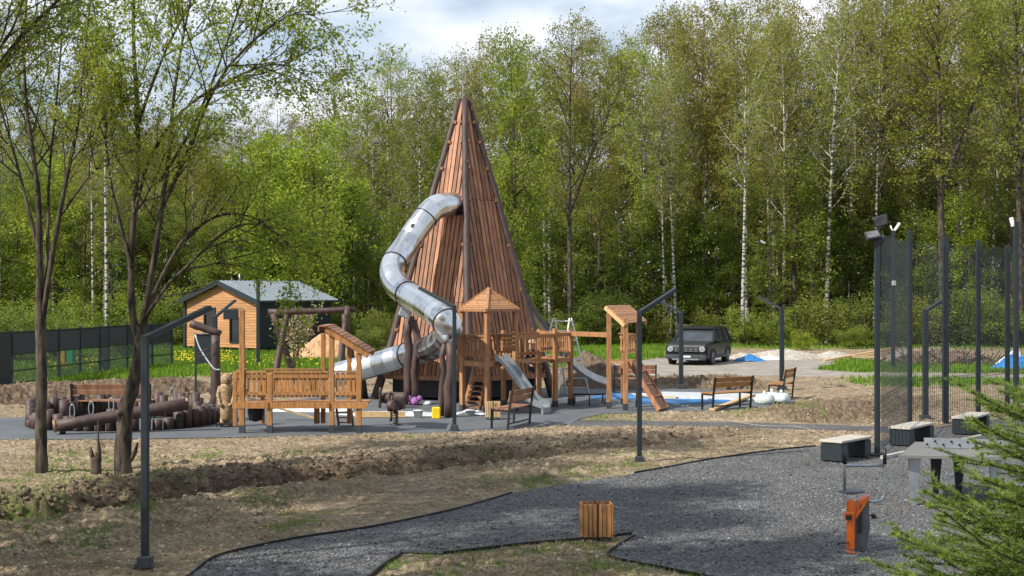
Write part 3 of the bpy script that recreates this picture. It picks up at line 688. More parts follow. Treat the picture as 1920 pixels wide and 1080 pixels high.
def play_house():
    f = Fr(913, 778)
    t = thing('play_set', 'wooden play set with pyramid-roofed house, small steel slide, bridge and a lean-to tower', 'play frame', f.o)
    def q(px, d): return (X(px, d)-f.o.x, d-f.o.y)
    m = M['pine']
    zd = 1.32; zr0, zr1 = 1.45, 2.02
    C = [q(913, 36.9), q(966, 37.7), q(916, 38.6), q(867, 37.7)]    # near, right, back, left corners
    for i, c in enumerate(C): post(t, *c, 2.7, .12, m=m, rot=R(45))
    mb = MB(); vs = [Vector((a, b, zd)) for a, b in C]; mb.prism(vs, (0, 0, -.05)); mb.build('deck', m, t)
    for a, b in ((0, 3), (1, 2), (2, 3), (0, 1)):
        A, B = Vector((*C[a], zd-.04)), Vector((*C[b], zd-.04)); mb = MB(); mb.bar(A, B, .05, .13); mb.build('deck_beam', m, t)
    railing(t, C[3], C[0], zr0, zr1, 8, m, .05); railing(t, C[1], C[2], zr0, zr1, 8, m, .05); railing(t, C[2], C[3], zr0, zr1, 5, m, .05)
    # pyramid roof of four slatted faces
    cx = sum(c[0] for c in C)/4; cy = sum(c[1] for c in C)/4; ap = Vector((cx, cy, 3.24)); E = [Vector((cx+(c[0]-cx)*1.17, cy+(c[1]-cy)*1.17, 2.69)) for c in C]
    for k in range(4):
        a, b = E[k], E[(k+1) % 4]; mb = MB(); n = 10
        nn = (b-a).cross(ap-a).normalized()
        if nn.z < 0: nn = -nn
        for i in range(n):
            s_ = i/n+.01; e_ = (i+.93)/n
            v = [a.lerp(ap, s_), b.lerp(ap, s_), b.lerp(ap, e_), a.lerp(ap, e_)]
            mb.hexa([x_ for x_ in v]+[x_+nn*.02 for x_ in v])
        mb.build('roof', M['pinelight'] if 0 else m, t)
    mb = MB()
    for e in E: mb.bar(e+Vector((0, 0, .02)), ap+Vector((0, 0, .03)), .07, .05)
    for k in range(4): mb.bar(E[k], E[(k+1) % 4], .035, .07)
    mb.build('roof_frame', M['pine'], t)
    # steep steps under the left face
    mb = MB(); A = Vector((*q(905, 37.9), zd-.05)); B = Vector((*q(884, 38.3), .02)); wv = Vector((-.17, -.4, 0))
    for i in range(9):
        k = (i+.5)/9; c = A.lerp(B, k); mb.box((c.x, c.y, c.z), (.42, .2, .03), Matrix.Rotation(R(8), 3, 'Z')); mb.prism([c+Vector((-.2, -.1, 0)), c+Vector((-.2, -.1, -.14)), c+Vector((-.06, -.1, 0))], (0, .03, 0)); mb.prism([c+Vector((.2, -.1, 0)), c+Vector((.2, -.1, -.14)), c+Vector((.06, -.1, 0))], (0, .03, 0))
    mb.bar(A+Vector((-.2, .1, 0)), B+Vector((-.2, .1, 0)), .04, .12); mb.bar(A+Vector((.22, .1, 0)), B+Vector((.22, .1, 0)), .04, .12)
    mb.build('steps', m, t)
    # small steel slide
    P = spline([Vector((*q(937, 37.3), 1.38)), Vector((*q(950, 37.25), 1.27)), Vector((*q(985, 37.1), .62)), Vector((*q(1004, 37.0), .27)), Vector((*q(1024, 36.9), .16))], 4)
    mb = MB(); wv = Vector((.10, .52, 0)); wv = Vector((.32, .42, 0))
    wv = Vector((.22, .50, 0))
    for a, b in zip(P[:-1], P[1:]):
        o = -wv*.5; mb.hexa([a+o, a-o, b-o, b+o, a+o+Vector((0, 0, .015)), a-o+Vector((0, 0, .015)), b-o+Vector((0, 0, .015)), b+o+Vector((0, 0, .015))])
        for s_ in (-.5, .5):
            o = wv*s_; th_ = wv.normalized()*.02
            mb.hexa([a+o-th_, a+o+th_, b+o+th_, b+o-th_, a+o-th_+Vector((0, 0, .17)), a+o+th_+Vector((0, 0, .17)), b+o+th_+Vector((0, 0, .17)), b+o-th_+Vector((0, 0, .17))])
    mb.bar(P[-1]-wv*.5+Vector((0, 0, -.07)), P[-1]+wv*.5+Vector((0, 0, -.07)), .05, .16)
    mb.build('slide', M['greymetal'], t)
    # bridge to the second platform
    S = [q(1041, 39.0), q(1070, 39.8), q(1040, 41.4), q(1011, 40.4)]
    for i, c in enumerate(S): post(t, *c, 2.1, .11, m=m, rot=R(40))
    mb = MB(); mb.prism([Vector((a, b, zd)) for a, b in S], (0, 0, -.05)); mb.build('deck', m, t)
    for a, b in ((0, 1), (3, 0)): A, B = Vector((*S[a], zd-.04)), Vector((*S[b], zd-.04)); mb = MB(); mb.bar(A, B, .05, .13); mb.build('deck_beam', m, t)
    railing(t, S[3], S[2], zr0, zr1, 7, m, .06); railing(t, S[1], S[2], zr0, zr1, 7, m, .06)
    mb = MB(); mb.bar((*S[3], 2.02), (*S[0], 2.02), .05, .1); mb.bar((*S[0], 1.98), (*S[1], 1.98), .05, .1); mb.build('rail', m, t)
    A0, B0, A1, B1 = Vector((*C[1], 0)), Vector((*S[0], 0)), Vector((*C[2], 0)), Vector((*S[3], 0))
    mb = MB(); n = 12
    for i in range(n):
        k = (i+.5)/n; sag = .06*math.sin(math.pi*k); a = A0.lerp(B0, k); b = A1.lerp(B1, k); mb.bar(a+Vector((0, 0, zd-sag)), b+Vector((0, 0, zd-sag)), .09, .035)
    mb.build('bridge', m, t)
    mb = MB(); mb.bar(A0+Vector((0, 0, 1.97)), B0+Vector((0, 0, 1.97)), .05, .11); mb.bar(A1+Vector((0, 0, 1.97)), B1+Vector((0, 0, 1.97)), .05, .11)
    mb.build('rail', m, t)
    railing(t, A1.lerp(B1, .0), A1.lerp(B1, 1), 1.35, 2.0, 9, m, .05)
    post(t, *q(944, 39.2), 2.1, .11, m=m, rot=R(40)); post(t, *q(1011, 39.1), 1.9, .11, m=m, foot=False)
    # overhead beam to the lean-to tower
    T = [q(1142, 38.6), q(1173, 38.0), q(1168, 39.9), q(1196, 39.2)]      # two front posts, two back posts
    mb = MB(); mb.bar((*S[1], 2.0), (*T[0], 2.0), .07, .13); mb.build('beam', m, t)
    z_hi, z_lo = Z(577, 38.6), Z(606, 38.0)
    post(t, *T[0], z_hi, .13, m=m); post(t, *T[1], z_lo+.15, .13, m=m); post(t, *T[2], z_hi, .11, m=m); post(t, *T[3], z_lo+.1, .11, m=m)
    railing(t, (T[3][0]-.05, T[3][1]), (T[2][0]-.1, T[2][1]), 1.5, 2.0, 4, m, .07); railing(t, T[1], T[3], 1.5, 2.0, 5, m, .07)
    mb = MB(); mb.prism([Vector((*T[0], 1.3)), Vector((*T[1], 1.3)), Vector((*T[3], 1.3)), Vector((*T[2], 1.3))], (0, 0, -.06)); mb.build('deck', m, t)
    a = Vector((*q(1136, 38.6), Z(574, 38.6))); b = Vector((*q(1173, 37.9), Z(608, 37.9))); c = Vector((*q(1213, 39.3), Z(603, 39.3))); d = Vector((*q(1180, 40.0), Z(573, 40.0)))
    mb = MB(); nn = (b-a).cross(d-a).normalized(); nn = nn if nn.z > 0 else -nn
    for i in range(8):
        k0, k1 = (i+.03)/8, (i+.9)/8; v = [a.lerp(b, k0), a.lerp(b, k1), d.lerp(c, k1), d.lerp(c, k0)]; mb.hexa([x_ for x_ in v]+[x_+nn*.025 for x_ in v])
    mb.build('roof', m, t)
    for p_, q_ in ((a, b), (d, c)):
        mb = MB(); mb.bar(p_-nn*.05, q_-nn*.05, .05, .09); mb.build('roof_beam', M['pinelight'], t)
    # climbing ramp
    A, B = Vector((*q(1180, 38.3), 1.3)), Vector((*q(1236, 37.6), .04)); wv = Vector((.28, .62, 0)); dn = (B-A).normalized(); nn = wv.cross(dn).normalized(); nn = nn if nn.z > 0 else -nn
    mb = MB(); mb.hexa([A, A+wv, B+wv, B, A+nn*.03, A+wv+nn*.03, B+wv+nn*.03, B+nn*.03])
    for k in (.25, .5, .75): p_ = A.lerp(B, k); mb.bar(p_+nn*.045, p_+wv+nn*.045, .05, .03)
    mb.cur = 0
    mb.bar(A+wv, B+wv, .05, .13); mb.bar(A, B, .05, .13)
    mb.build('ramp', M['slat'], t)
    return t
play_house()

# ------------------------------------------------------------------ log swing frame, log gallows, seesaw log, palisade
def log(mb, a, b, r, r2=None, n=9):
    a, b = Vector(a), Vector(b); r2 = r2 or r; k = 6
    mb.tube([a.lerp(b, i/k)+Vector((rnd.uniform(-.008, .008), 0, rnd.uniform(-.008, .008))) for i in range(k+1)], [r+(r2-r)*i/k for i in range(k+1)], n, wob=.05, rng=rnd)
f = Fr(585, 722)
t = thing('log_swing_frame', 'dark log swing frame with crossed legs standing behind the wooden play deck', 'swing frame', f.o)
sc_ = f.d/46.
mb = MB(); log(mb, f(503, 586, 0), f(666, 581, .2), .12, .1); mb.build('cross_log', M['log'], t)
for (x0, y0, x1, y1, dy, r) in ((512, 722, 540, 578, -.6, .12), (556, 722, 512, 588, .6, .125), (632, 722, 652, 575, -.6, .12), (668, 722, 646, 590, .6, .12)):
    mb = MB(); log(mb, f(x0, y0, dy), f(x1, y1, -dy*.2), r, r*.9); mb.build('leg', M['log'], t)
for x0 in (575, 560):
    mb = MB(); 
    if x0 == 560: mb.tube([f(559, 590), f(560, 655), f(561, 700)], .014, 5); mb.build('chain', M['black'], t)

f = Fr(405, 768)
t = thing('log_crane', 'dark log post with a short tilted log across its top and hanging ropes', 'play post', f.o)
mb = MB(); log(mb, f(405, 768), f(404, 628), .13, .12); mb.build('post', M['log'], t)
mb = MB(); log(mb, f(358, 606), f(413, 626), .115, .1); mb.build('cross_log', M['log'], t)
mb = MB(); mb.tube(spline([f(366, 628, -.1), f(376, 655, -.1), f(400, 690, -.15), f(412, 693, -.1)], 4), .02, 6); mb.build('rope', M['plastic'], t)
mb = MB(); mb.tube(spline([f(410, 635, -.1), f(395, 650, -.2), f(372, 662, -.2)], 4), .012, 5); mb.tube(spline([f(372, 668, -.1), f(430, 660, .0), f(445, 690, .1), f(460, 697, 0)], 4), .012, 5); mb.build('rope', M['barkdk'], t)

f = Fr(235, 815)
t = thing('balance_log', 'long tilted dark log with wire loop handles lying in front of the log palisade', 'seesaw', f.o)
mb = MB(); a, b = f(102, 799), f(352, 757, .8); log(mb, a, b, .13, .14, 12); mb.build('log_beam', M['log'], t)
for s_, e in ((a, -1), (b, 1)):
    mb = MB(); d = (b-a).normalized()*e; mb.tube([s_-d*.04, s_+d*.025], .142, 14); mb.build('end_collar', M['logend'], t)
for px, k in ((134, .13), (168, .27), (205, .42), (322, .88)):
    c = a.lerp(b, k)+Vector((0, 0, .12)); mb = MB()
    mb.tube([c+Vector((math.sin(an)*.055, 0, .14-math.cos(an)*.16)) for an in [i*math.pi/7 for i in range(15)]], .013, 6); mb.build('handle', M['greymetal'], t)
for k in (.06, .5):
    c = a.lerp(b, k); mb = MB(); mb.tube([(c.x, c.y, 0), (c.x, c.y, c.z-.05)], .07, 8); mb.build('support', M['black'], t)
mb = MB(); c = a.lerp(b, .93); mb.rbox(c+Vector((0, .1, -.3)), (.16, .12, .2), .03); mb.build('damper', M['rubber'], t)

cx, cy = X(237, 34.6), 34.6
t = thing('log_palisade', 'ring of dark upright logs of stepped heights behind the long tilted log', 'palisade', (cx, cy, 0))
nl = 56
for i in range(nl):
    an = 2*math.pi*i/nl; ph = an-math.pi/2
    r = 2.28+.06*math.sin(5*an)
    h = .37+.14*math.sin(i*.9)*rnd.uniform(.6, 1.2)+rnd.uniform(-.05, .05)
    if math.sin(an) < -.6: h += .0
    if abs(math.cos(an)) > .9: h += .12
    mb = MB(); x_, y_ = r*math.cos(an), r*math.sin(an)
    mb.tube([(x_, y_, -.02), (x_+.005, y_, h*.5), (x_, y_, h)], [.118, .115, .112], 9, wob=.05, rng=rnd); mb.build('log', M['log'], t)
for i in range(30):
    an = R(25)+R(140)*i/29
    r = 1.72; h = .5+.14*math.sin(i*1.3)+rnd.uniform(-.05, .05); x_, y_ = r*math.cos(an), r*math.sin(an)
    mb = MB(); mb.tube([(x_, y_, -.02), (x_, y_, h)], [.12, .115], 9, wob=.05, rng=rnd); mb.build('log', M['log'], t)

# spring rider made of two logs
f = Fr(742, 797)
t = thing('log_spring_rider', 'spring rocker made of two short dark logs near the purple bundle', 'spring rider', f.o)
mb = MB(); mb.tube([f(0+742, 760, -.2), f(742, 760, .22)], .125, 12); log(mb, f(728, 762, .0), f(757, 757, -.1), .13, .13, 12); mb.build('seat', M['log'], t)
mb = MB(); pts = [(math.cos(k*.9)*.06, math.sin(k*.9)*.06, .03+k*.0062) for k in range(44)]; mb.tube(pts, .013, 5); mb.lathe((0, 0, 0), [(.13, 0), (.13, .03), (.05, .035)], 12); mb.build('spring', M['black'], t)
mb = MB(); log(mb, (.0, .0, .28), (-.02, 0, .42), .06, .06); mb.build('stem', M['log'], t)
mb = MB(); log(mb, f(733, 790, .3)+Vector((0, 0, 0)), f(735, 742, .3), .035, .03); mb.build('handle', M['log'], t)
f = Fr(740, 764)
t = thing('log_rocker', 'horizontal dark log on short uprights, farther of the two log rockers by the slide posts', 'spring rider', f.o)
mb = MB(); log(mb, f(716, 746), f(765, 745, -.1), .15, .15, 12); mb.build('seat', M['log'], t)
for px in (712, 730):
    mb = MB(); log(mb, f(px, 772 if px == 712 else 760, -.2), f(px+1, 726 if px == 712 else 734, -.2), .045, .04); mb.build('handle', M['log'], t)
mb = MB(); log(mb, (.1, 0, 0), (.1, 0, .35), .09, .09); mb.build('support', M['black'], t)

# carved wooden animal figure on its plinth
f = Fr(425, 800)
t = thing('carved_figure', 'pale carved wooden figure standing behind the left end of the wooden play deck', 'sculpture', f.o)
mb = MB()
mb.lathe((0, 0, .12), [(.11, 0), (.15, .1), (.16, .3), (.13, .5), (.15, .72), (.16, .82), (.11, .92)], 12)
mb.lathe((0, -.01, 1.0), [(.05, -.03), (.12, .02), (.145, .1), (.13, .19), (.07, .25), (.02, .27)], 12)
for s_ in (-1, 1):
    mb.tube([(s_*.15, -.02, .95), (s_*.19, -.06, .75), (s_*.15, -.12, .55), (s_*.07, -.16, .5)], [.05, .048, .042, .045], 8)
    mb.tube([(s_*.08, 0, .2), (s_*.1, -.03, .08), (s_*.1, -.1, .03)], [.075, .06, .045], 8)
    mb.tube([(s_*.1, 0, 1.2), (s_*.12, 0, 1.27)], [.04, .025], 7)
mb.tube([(0, -.12, 1.1), (0, -.2, 1.08)], [.06, .045], 8); mb.build('body', M['carved'], t)
mb = MB(); mb.rbox((0, 0, .08), (.42, .36, .05), .01); 
for sx in (-.19, .19):
    for sy in (-.15, .15): mb.bar((sx, sy, 0), (sx, sy, .06), .03, .03)
mb.build('plinth', M['black'], t)

# ------------------------------------------------------------------ lamp posts
def lamp(px, py, top, arm, label, w=.12, name='lamp_post', group='angular lamp posts', foot=True, up=None):
    b = G(px, py); d = b.y
    t = thing(name, label, 'lamp post', (b.x, b.y, 0), 0, group)
    h = Z(top, d)
    mb = MB(); mb.rbox((0, 0, h/2), (w, w, h), .012); mb.build('pole', M['metal'], t)
    if arm:
        a = Vector((0, 0, h-.04)); ax, ay, dd = arm; e = W(ax, ay, d+dd)-Vector((b.x, b.y, 0))
        mb = MB(); mb.bar(a, e, .1, .06); o = mb.build('arm', M['metal'], t)
        mb = MB(); u = (e-a).normalized(); nn = u.cross(Vector((0, 1, 0))).normalized(); nn = nn if nn.z < 0 else -nn
        c0, c1 = a.lerp(e, .45), a.lerp(e, .97); mb.bar(c0+nn*.036, c1+nn*.036, .07, .012, nn); mb.build('light_strip', M['white'], o)
    if foot:
        mb = MB(); mb.rbox((0, 0, .07), (w*1.9, w*1.9, .15), .015)
        for s_ in (-1, 1): mb.tube([(s_*w*1.1, -w*.6, .0), (s_*w*1.1, -w*.6, .06)], .018, 6)
        mb.rbox((0, 0, .02), (w*2.6, w*1.6, .03), .006)
        mb.build('base', M['foot'], t)
    return t
lamp(272, 1065, 628, (393, 577, .6), 'nearest dark lamp post, standing in the soil at lower left', .086)
lamp(1199, 870, 582, (1266, 543, .4), 'dark lamp post beside the gravel edge right of centre, arm slanting up to the right', .09)
lamp(852, 808, 572, (787, 540, .6), 'dark lamp post in front of the tube slide, arm slanting up to the left', .09)
lamp(1277, 729, 585, (1240, 566, .5), 'dark lamp post just left of the parked car, arm slanting up to the left', .14)
lamp(1466, 731, 577, (1422, 556, .4), 'dark lamp post beside the far right bench, arm slanting up to the left', .14)
lamp(403, 757, 592, (441, 563, .5), 'dark lamp post behind the log post, its arm in front of the cabin', .13)
lamp(1735, 789, 580, (1772, 560, .5), 'dark lamp post seen through the court mesh fence, arm slanting up to the right', .125)
lamp(484, 686, 524, None, 'straight dark pole standing in the grass in front of the cabin corner', .14, group=None)
lamp(644, 716, 600, None, 'slim dark pole half hidden behind the log swing frame', .12, foot=False, group=None)
# dark noticeboard behind the log post
f = Fr(382, 757); t = thing('notice_board', 'dark blue-grey board standing in front of the cabin by the log post', 'board', f.o)
mb = MB(); mb.rbox(f(381, 654, .5), (.5, .06, .84), .01); mb.build('panel', M['metal'], t)
for px in (367, 397): mb = MB(); mb.bar(f(px, 762, .55), f(px, 640, .55), .05, .05); mb.build('leg', M['metal'], t)
mb = MB(); mb.bar(f(365, 625, .45), f(398, 625, .45), .04, .03); mb.build('ledge', M['greymetal'], t)

M['flood'] = mat('flood_glass', (.16, .165, .17), (.08, .085, .09), 9, rough=.25)
# floodlight poles
b = Vector((X(1645, 27.6), 27.6, 0)); t = thing('floodlight_pole', 'dark pole at the near corner of the court carrying two floodlights', 'floodlight pole', b, 0, 'floodlight poles of the court')
h = Z(447, 27.6)
mb = MB(); mb.rbox((0, 0, h/2), (.1, .1, h), .01); mb.build('pole', M['metal'], t)
mb = MB(); mb.rbox((0, 0, .03), (.3, .3, .05), .01); mb.build('base', M['foot'], t)
mb = MB(); mb.bar((-.14, 0, h-.02), (.14, 0, h-.02), .05, .05); mb.bar((0, 0, h-.1), (.05, 0, h+.28), .04, .04)
mb.tube([(.08, 0, h-.12), (.13, 0, h-.02), (.1, 0, h+.1)], .012, 6); mb.build('bracket', M['black'], t)
for c, rx, ry in (((-.1, -.05, h+.06), -40, -12), ((.06, -.02, h+.34), 25, -18)):
    Rm = (Matrix.Rotation(R(rx), 3, 'X') @ Matrix.Rotation(R(ry), 3, 'Y')); mb = MB(); mb.rbox(c, (.29, .06, .21), .015, Rm)
    for i in range(6): mb.box(Vector(c)+Rm @ Vector((-.13+i*.052, .045, 0)), (.008, .04, .2), Rm)
    o = mb.build('floodlight', M['black'], t)
    mb = MB(); mb.rbox(Vector(c)+Rm @ Vector((0, -.034, 0)), (.24, .01, .16), .004, Rm); mb.build('glass', M['flood'], o)
def fpole(px, d, top, label, w):
    t = thing('floodlight_pole', label, 'floodlight pole', (X(px, d), d, 0), 0, 'floodlight poles of the court')
    h = Z(top, d); mb = MB(); mb.rbox((0, 0, h/2), (w, w, h), .01); mb.build('pole', M['metal'], t); return t, h
t, h = fpole(1905, 38.5, 415, 'dark pole taller than the fence posts at the right edge of the court', .13)
mb = MB(); mb.rbox((-.1, 0, h-.02), (.1, .08, .25), .01, Matrix.Rotation(R(-15), 3, 'Y')); mb.build('floodlight', M['white'], t)
t, h = fpole(1675, 58, 432, 'far slim pole with a small pale lamp, standing in the grass beyond the court', .14)
mb = MB(); mb.rbox((.12, 0, h+.1), (.09, .1, .5), .01, Matrix.Rotation(R(35), 3, 'Y')); mb.tube([(0, 0, h-.1), (-.12, 0, h+.2)], .03, 6); mb.build('floodlight', M['white'], t)
mb = MB(); mb.rbox((0, -.1, Z(531, 58)), (.16, .1, .2), .02); mb.build('box', M['white'], t)

# ------------------------------------------------------------------ court mesh fence
def fence():
    P = [Vector((X(1652, 27.9), 27.9, 0)), Vector((X(1706, 32.8), 32.8, 0)), Vector((X(1773, 34.2), 34.2, 0)), Vector((X(1834, 35.6), 35.6, 0)), Vector((X(1889, 37.0), 37.0, 0)), Vector((X(1945, 38.4), 38.4, 0)), Vector((X(1998, 39.8), 39.8, 0))]
    t = thing('mesh_fence', 'tall dark wire mesh fence around the sports court on the right', 'fence', P[1])
    H = 4.55
    for i, p in enumerate(P[1:]):
        w = .1 if i != 1 else .125; h = Z({1706: 432, 1773: 445, 1834: 450, 1889: 460}.get([1706, 1773, 1834, 1889, 1945, 1998][i], 465), p.y)
        mb = MB(); q = p-P[1]; mb.rbox((q.x, q.y, h/2), (w, w, h), .008); mb.build('post', M['metal'], t)
    wm = M['metal']
    for a, b in zip(P[:-1], P[1:]):
        a, b = a-P[1], b-P[1]; L = (b-a).length; d = (b-a)/L; nn = Vector((-d.y, d.x, 0)); mb = MB()
        x_ = .08; step = .1 if L < 3 else .12
        while x_ < L:
            p = a+d*x_; mb.bar(p+Vector((0, 0, .08)), p+Vector((0, 0, H-.25)), .008, .008, d); x_ += step
        z = .1
        while z < H-.2:
            mb.bar(a+Vector((0, 0, z)), b+Vector((0, 0, z)), .0045, .0045)
            z += .2
        for z in (.1, 1.05, 1.12, 2.2, 2.27, 3.3, H-.25): mb.bar(a+Vector((0, 0, z)), b+Vector((0, 0, z)), .009, .009)
        mb.build('mesh_panel', wm, t)
    return t
fence()
# pale kerb of the court
mb = MB(); mb.bar(G(1655, 858, .03), G(1885, 808, .03), .09, .07); tag(mb.build('court_kerb', M['concrete']), 'pale concrete kerb along the near side of the court', 'kerb')

# far left fence mesh, its upper half built denser to imitate the shade of trees behind
def farfence():
    pts = [(-60, 45.5), (22, 47.8), (110, 51), (150, 52.8), (187, 54.3), (203, 55.6), (238, 57.3), (285, 58.8), (322, 60.3)]
    P = [Vector((X(a, d), d, 0)) for a, d in pts]
    t = thing('bar_fence', 'dark green mesh fence left of the grass, upper bars packed dense as tree shade', 'fence', P[0])
    for i, p in enumerate(P):
        q = p-P[0]; mb = MB(); mb.rbox((q.x, q.y, .95), (.09, .09, 1.9), .006); mb.build('post', M['metal'], t)
    for i, (a, b) in enumerate(zip(P[:-1], P[1:])):
        a, b = a-P[0], b-P[0]; L = (b-a).length; d = (b-a)/L; mb = MB(); n = int(L/.062)
        for k in range(n):
            p = a+d*(k+.5)*L/n; mb.bar(p+Vector((0, 0, .06)), p+Vector((0, 0, 1.05)), .013, .01, d)
        for k in range(n*2):  # closer bars on top stand in for the shaded trees behind
            p = a+d*(k+.5)*L/n/2; mb.bar(p+Vector((0, 0, 1.05)), p+Vector((0, 0, 1.82)), .025, .012, d)
        for z in (.08, .5, 1.05, 1.8): mb.bar(a+Vector((0, 0, z)), b+Vector((0, 0, z)), .03, .04)
        mb.build('bar_panel', M['metal'] if i else M['metal'], t)
    mb = MB(); a, b = P[0]-P[0], P[1]-P[0]; mb.bar(a+Vector((0, -.1, .85)), b+Vector((0, -.1, .85)), .03, 1.6); mb.build('solid_panel', M['metal'], t)
farfence()
# colourful play panels behind the fence
for i, (px, c, h_, lab) in enumerate(((118, (.5, .3, .03), 1.0, 'yellow-orange panel seen through the dark fence'), (133, (.03, .3, .12), 1.15, 'green panel seen through the dark fence'))):
    d = 60; mb = MB(); mb.rbox((X(px, d), d, h_/2), (.3, .3, h_), .05); mb.rbox((X(px, d), d, h_+.1), (.5, .1, .2), .03); tag(mb.build('colour_board', mat('panel_paint', c, rough=.5)), lab, 'board')

# ------------------------------------------------------------------ cabin
def cabin():
    c = Vector((X(484, 73.5), 73.5, 0)); t = thing('cabin', 'small gabled cabin with a timber-clad front, dark sides and a grey metal roof', 'cabin', c, R(35))
    # local: gable front runs along -x at y=0, body goes back along +y turned by rotation
    Wd, L, He, Hr, z0 = 5.4, 5.5, 2.72, 3.62, .22
    # frame: u = along the gable (to the left), v = backwards
    t.rotation_euler = (0, 0, R(-35))
    mb = MB(); th = .14
    g = [Vector((-Wd, 0, z0)), Vector((0, 0, z0)), Vector((0, 0, He)), Vector((-Wd/2, 0, Hr)), Vector((-Wd, 0, He))]
    # front wall with two openings is clad in boards, row by row
    win = [(-4.0, -3.1, .3, 2.32), (-2.05, -1.2, .45, 1.82)]
    z = z0; bh = .145
    while z < Hr-.1:
        zc = z+bh/2; half = Wd/2 if zc < He else max(0, Wd/2*(Hr-zc)/(Hr-He))
        xs = [(-Wd/2-half+.02, -Wd/2+half-.02)]
        for (a, b, y0, y1) in win:
            nx = []
            for (p, q) in xs:
                if zc > y0 and zc < y1:
                    if p < a: nx.append((p, min(a, q)))
                    if q > b: nx.append((max(b, p), q))
                else: nx.append((p, q))
            xs = nx
        for p, q in xs:
            if q-p > .05: mb.box(((p+q)/2, 0, zc), (q-p, .04, bh-.012))
        z += bh
    mb.build('front_wall', mat('cabin_cladding', (.52, .27, .115), (.36, .17, .065), 3, (.4, 1, 3), .6, island=.1), t)
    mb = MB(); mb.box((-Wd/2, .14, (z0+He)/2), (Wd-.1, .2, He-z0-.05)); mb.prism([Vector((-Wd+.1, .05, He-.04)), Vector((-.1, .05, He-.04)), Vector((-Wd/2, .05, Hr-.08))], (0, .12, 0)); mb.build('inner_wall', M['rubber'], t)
    mb = MB()
    for x_ in (0, -Wd): 
        n = 46
        mb.box((x_, L/2, (z0+He)/2), (.1, L, He-z0))
        for i in range(n): mb.box((x_+(.055 if x_ == 0 else -.055), (i+.5)*L/n, (z0+He)/2), (.02, L/n*.55, He-z0-.02))
    mb.build('side_wall', M['metal'], t)
    mb = MB(); mb.box((-Wd/2, L, (z0+He)/2), (Wd, .1, He-z0)); mb.prism([Vector((-Wd, L-.05, He)), Vector((0, L-.05, He)), Vector((-Wd/2, L-.05, Hr))], (0, .1, 0)); mb.build('back_wall', M['metal'], t)
    rm = mat('metal_roof', (.23, .27, .30), (.18, .215, .245), 2, rough=.42)
    for s_ in (0, 1):
        mb = MB(); e = Vector((.28 if s_ == 0 else -Wd-.28, -.3, He-.09)); r = Vector((-Wd/2, -.3, Hr+.05)); v = Vector((0, L+.6, 0)); u = Vector((0, 0, .06))
        mb.hexa([e, e+v, r+v, r, e+u, e+v+u, r+v+u, r+u])
        n = 20
        for i in range(n+1):
            o = v*(i/n); mb.bar(e+o+u*1.2, r+o+u*1.2, .035, .035)
        mb.build('roof', rm, t)
        mb = MB(); mb.bar(e+Vector((0, -.02, -.04)), r+Vector((0, -.02, -.04)), .06, .24); mb.build('barge_board', M['metal'], t)
    for x_ in (.05, -Wd-.05): mb = MB(); mb.box((x_, -.04, He/2), (.16, .14, He)); mb.build('corner_trim', M['metal'], t)
    mb = MB(); mb.bar((.3, -.3, He-.1), (.3, L+.3, He-.1), .1, .1); mb.build('gutter', M['metal'], t)
    gl = mat('dark_glass', (.02, .025, .03), (.012, .015, .018), 2, rough=.08, spec=.8)
    for i, (a, b, y0, y1) in enumerate(win):
        mb = MB(); w_ = .07
        mb.box(((a+b)/2, -.02, y1-w_/2), (b-a, .1, w_)); mb.box(((a+b)/2, -.02, y0+w_/2), (b-a, .1, w_)); mb.box((a+w_/2, -.02, (y0+y1)/2), (w_, .1, y1-y0-2*w_)); mb.box((b-w_/2, -.02, (y0+y1)/2), (w_, .1, y1-y0-2*w_))
        if i == 0: mb.box(((a+b)/2, -.02, .95), (b-a-2*w_, .08, .08))
        o = mb.build('door' if i == 0 else 'window', M['metal'], t)
        mb = MB(); mb.box(((a+b)/2, .02, (y0+y1)/2), (b-a-.1, .02, y1-y0-.1)); mb.build('pane', gl, o)
    mb = MB(); mb.box((.07, 3.9, 1.75), (.06, .7, .7)); o = mb.build('window', M['metal'], t)
    mb = MB(); mb.box((.105, 3.9, 1.75), (.01, .58, .58)); mb.build('pane', gl, o)
    for y_ in (2.2, 3.9):
        mb = MB(); mb.rbox((.12, y_, 2.45), (.1, .14, .1), .02); mb.build('wall_lamp', M['white'], t)
    mb = MB()
    for i in range(9): mb.box((-Wd+.2+i*(Wd-.4)/8, .1, z0/2), (.12, .2, z0))
    for i in range(7): mb.box((-.1, .2+i*1.1, z0/2), (.2, .12, z0))
    mb.build('foundation_posts', M['foot'], t)
    mb = MB(); mb.tube([(-2.9, 1.5, 3.5), (-2.9, 1.5, 4.15)], .035, 8); mb.build('vent_pipe', M['greymetal'], t)
cabin()

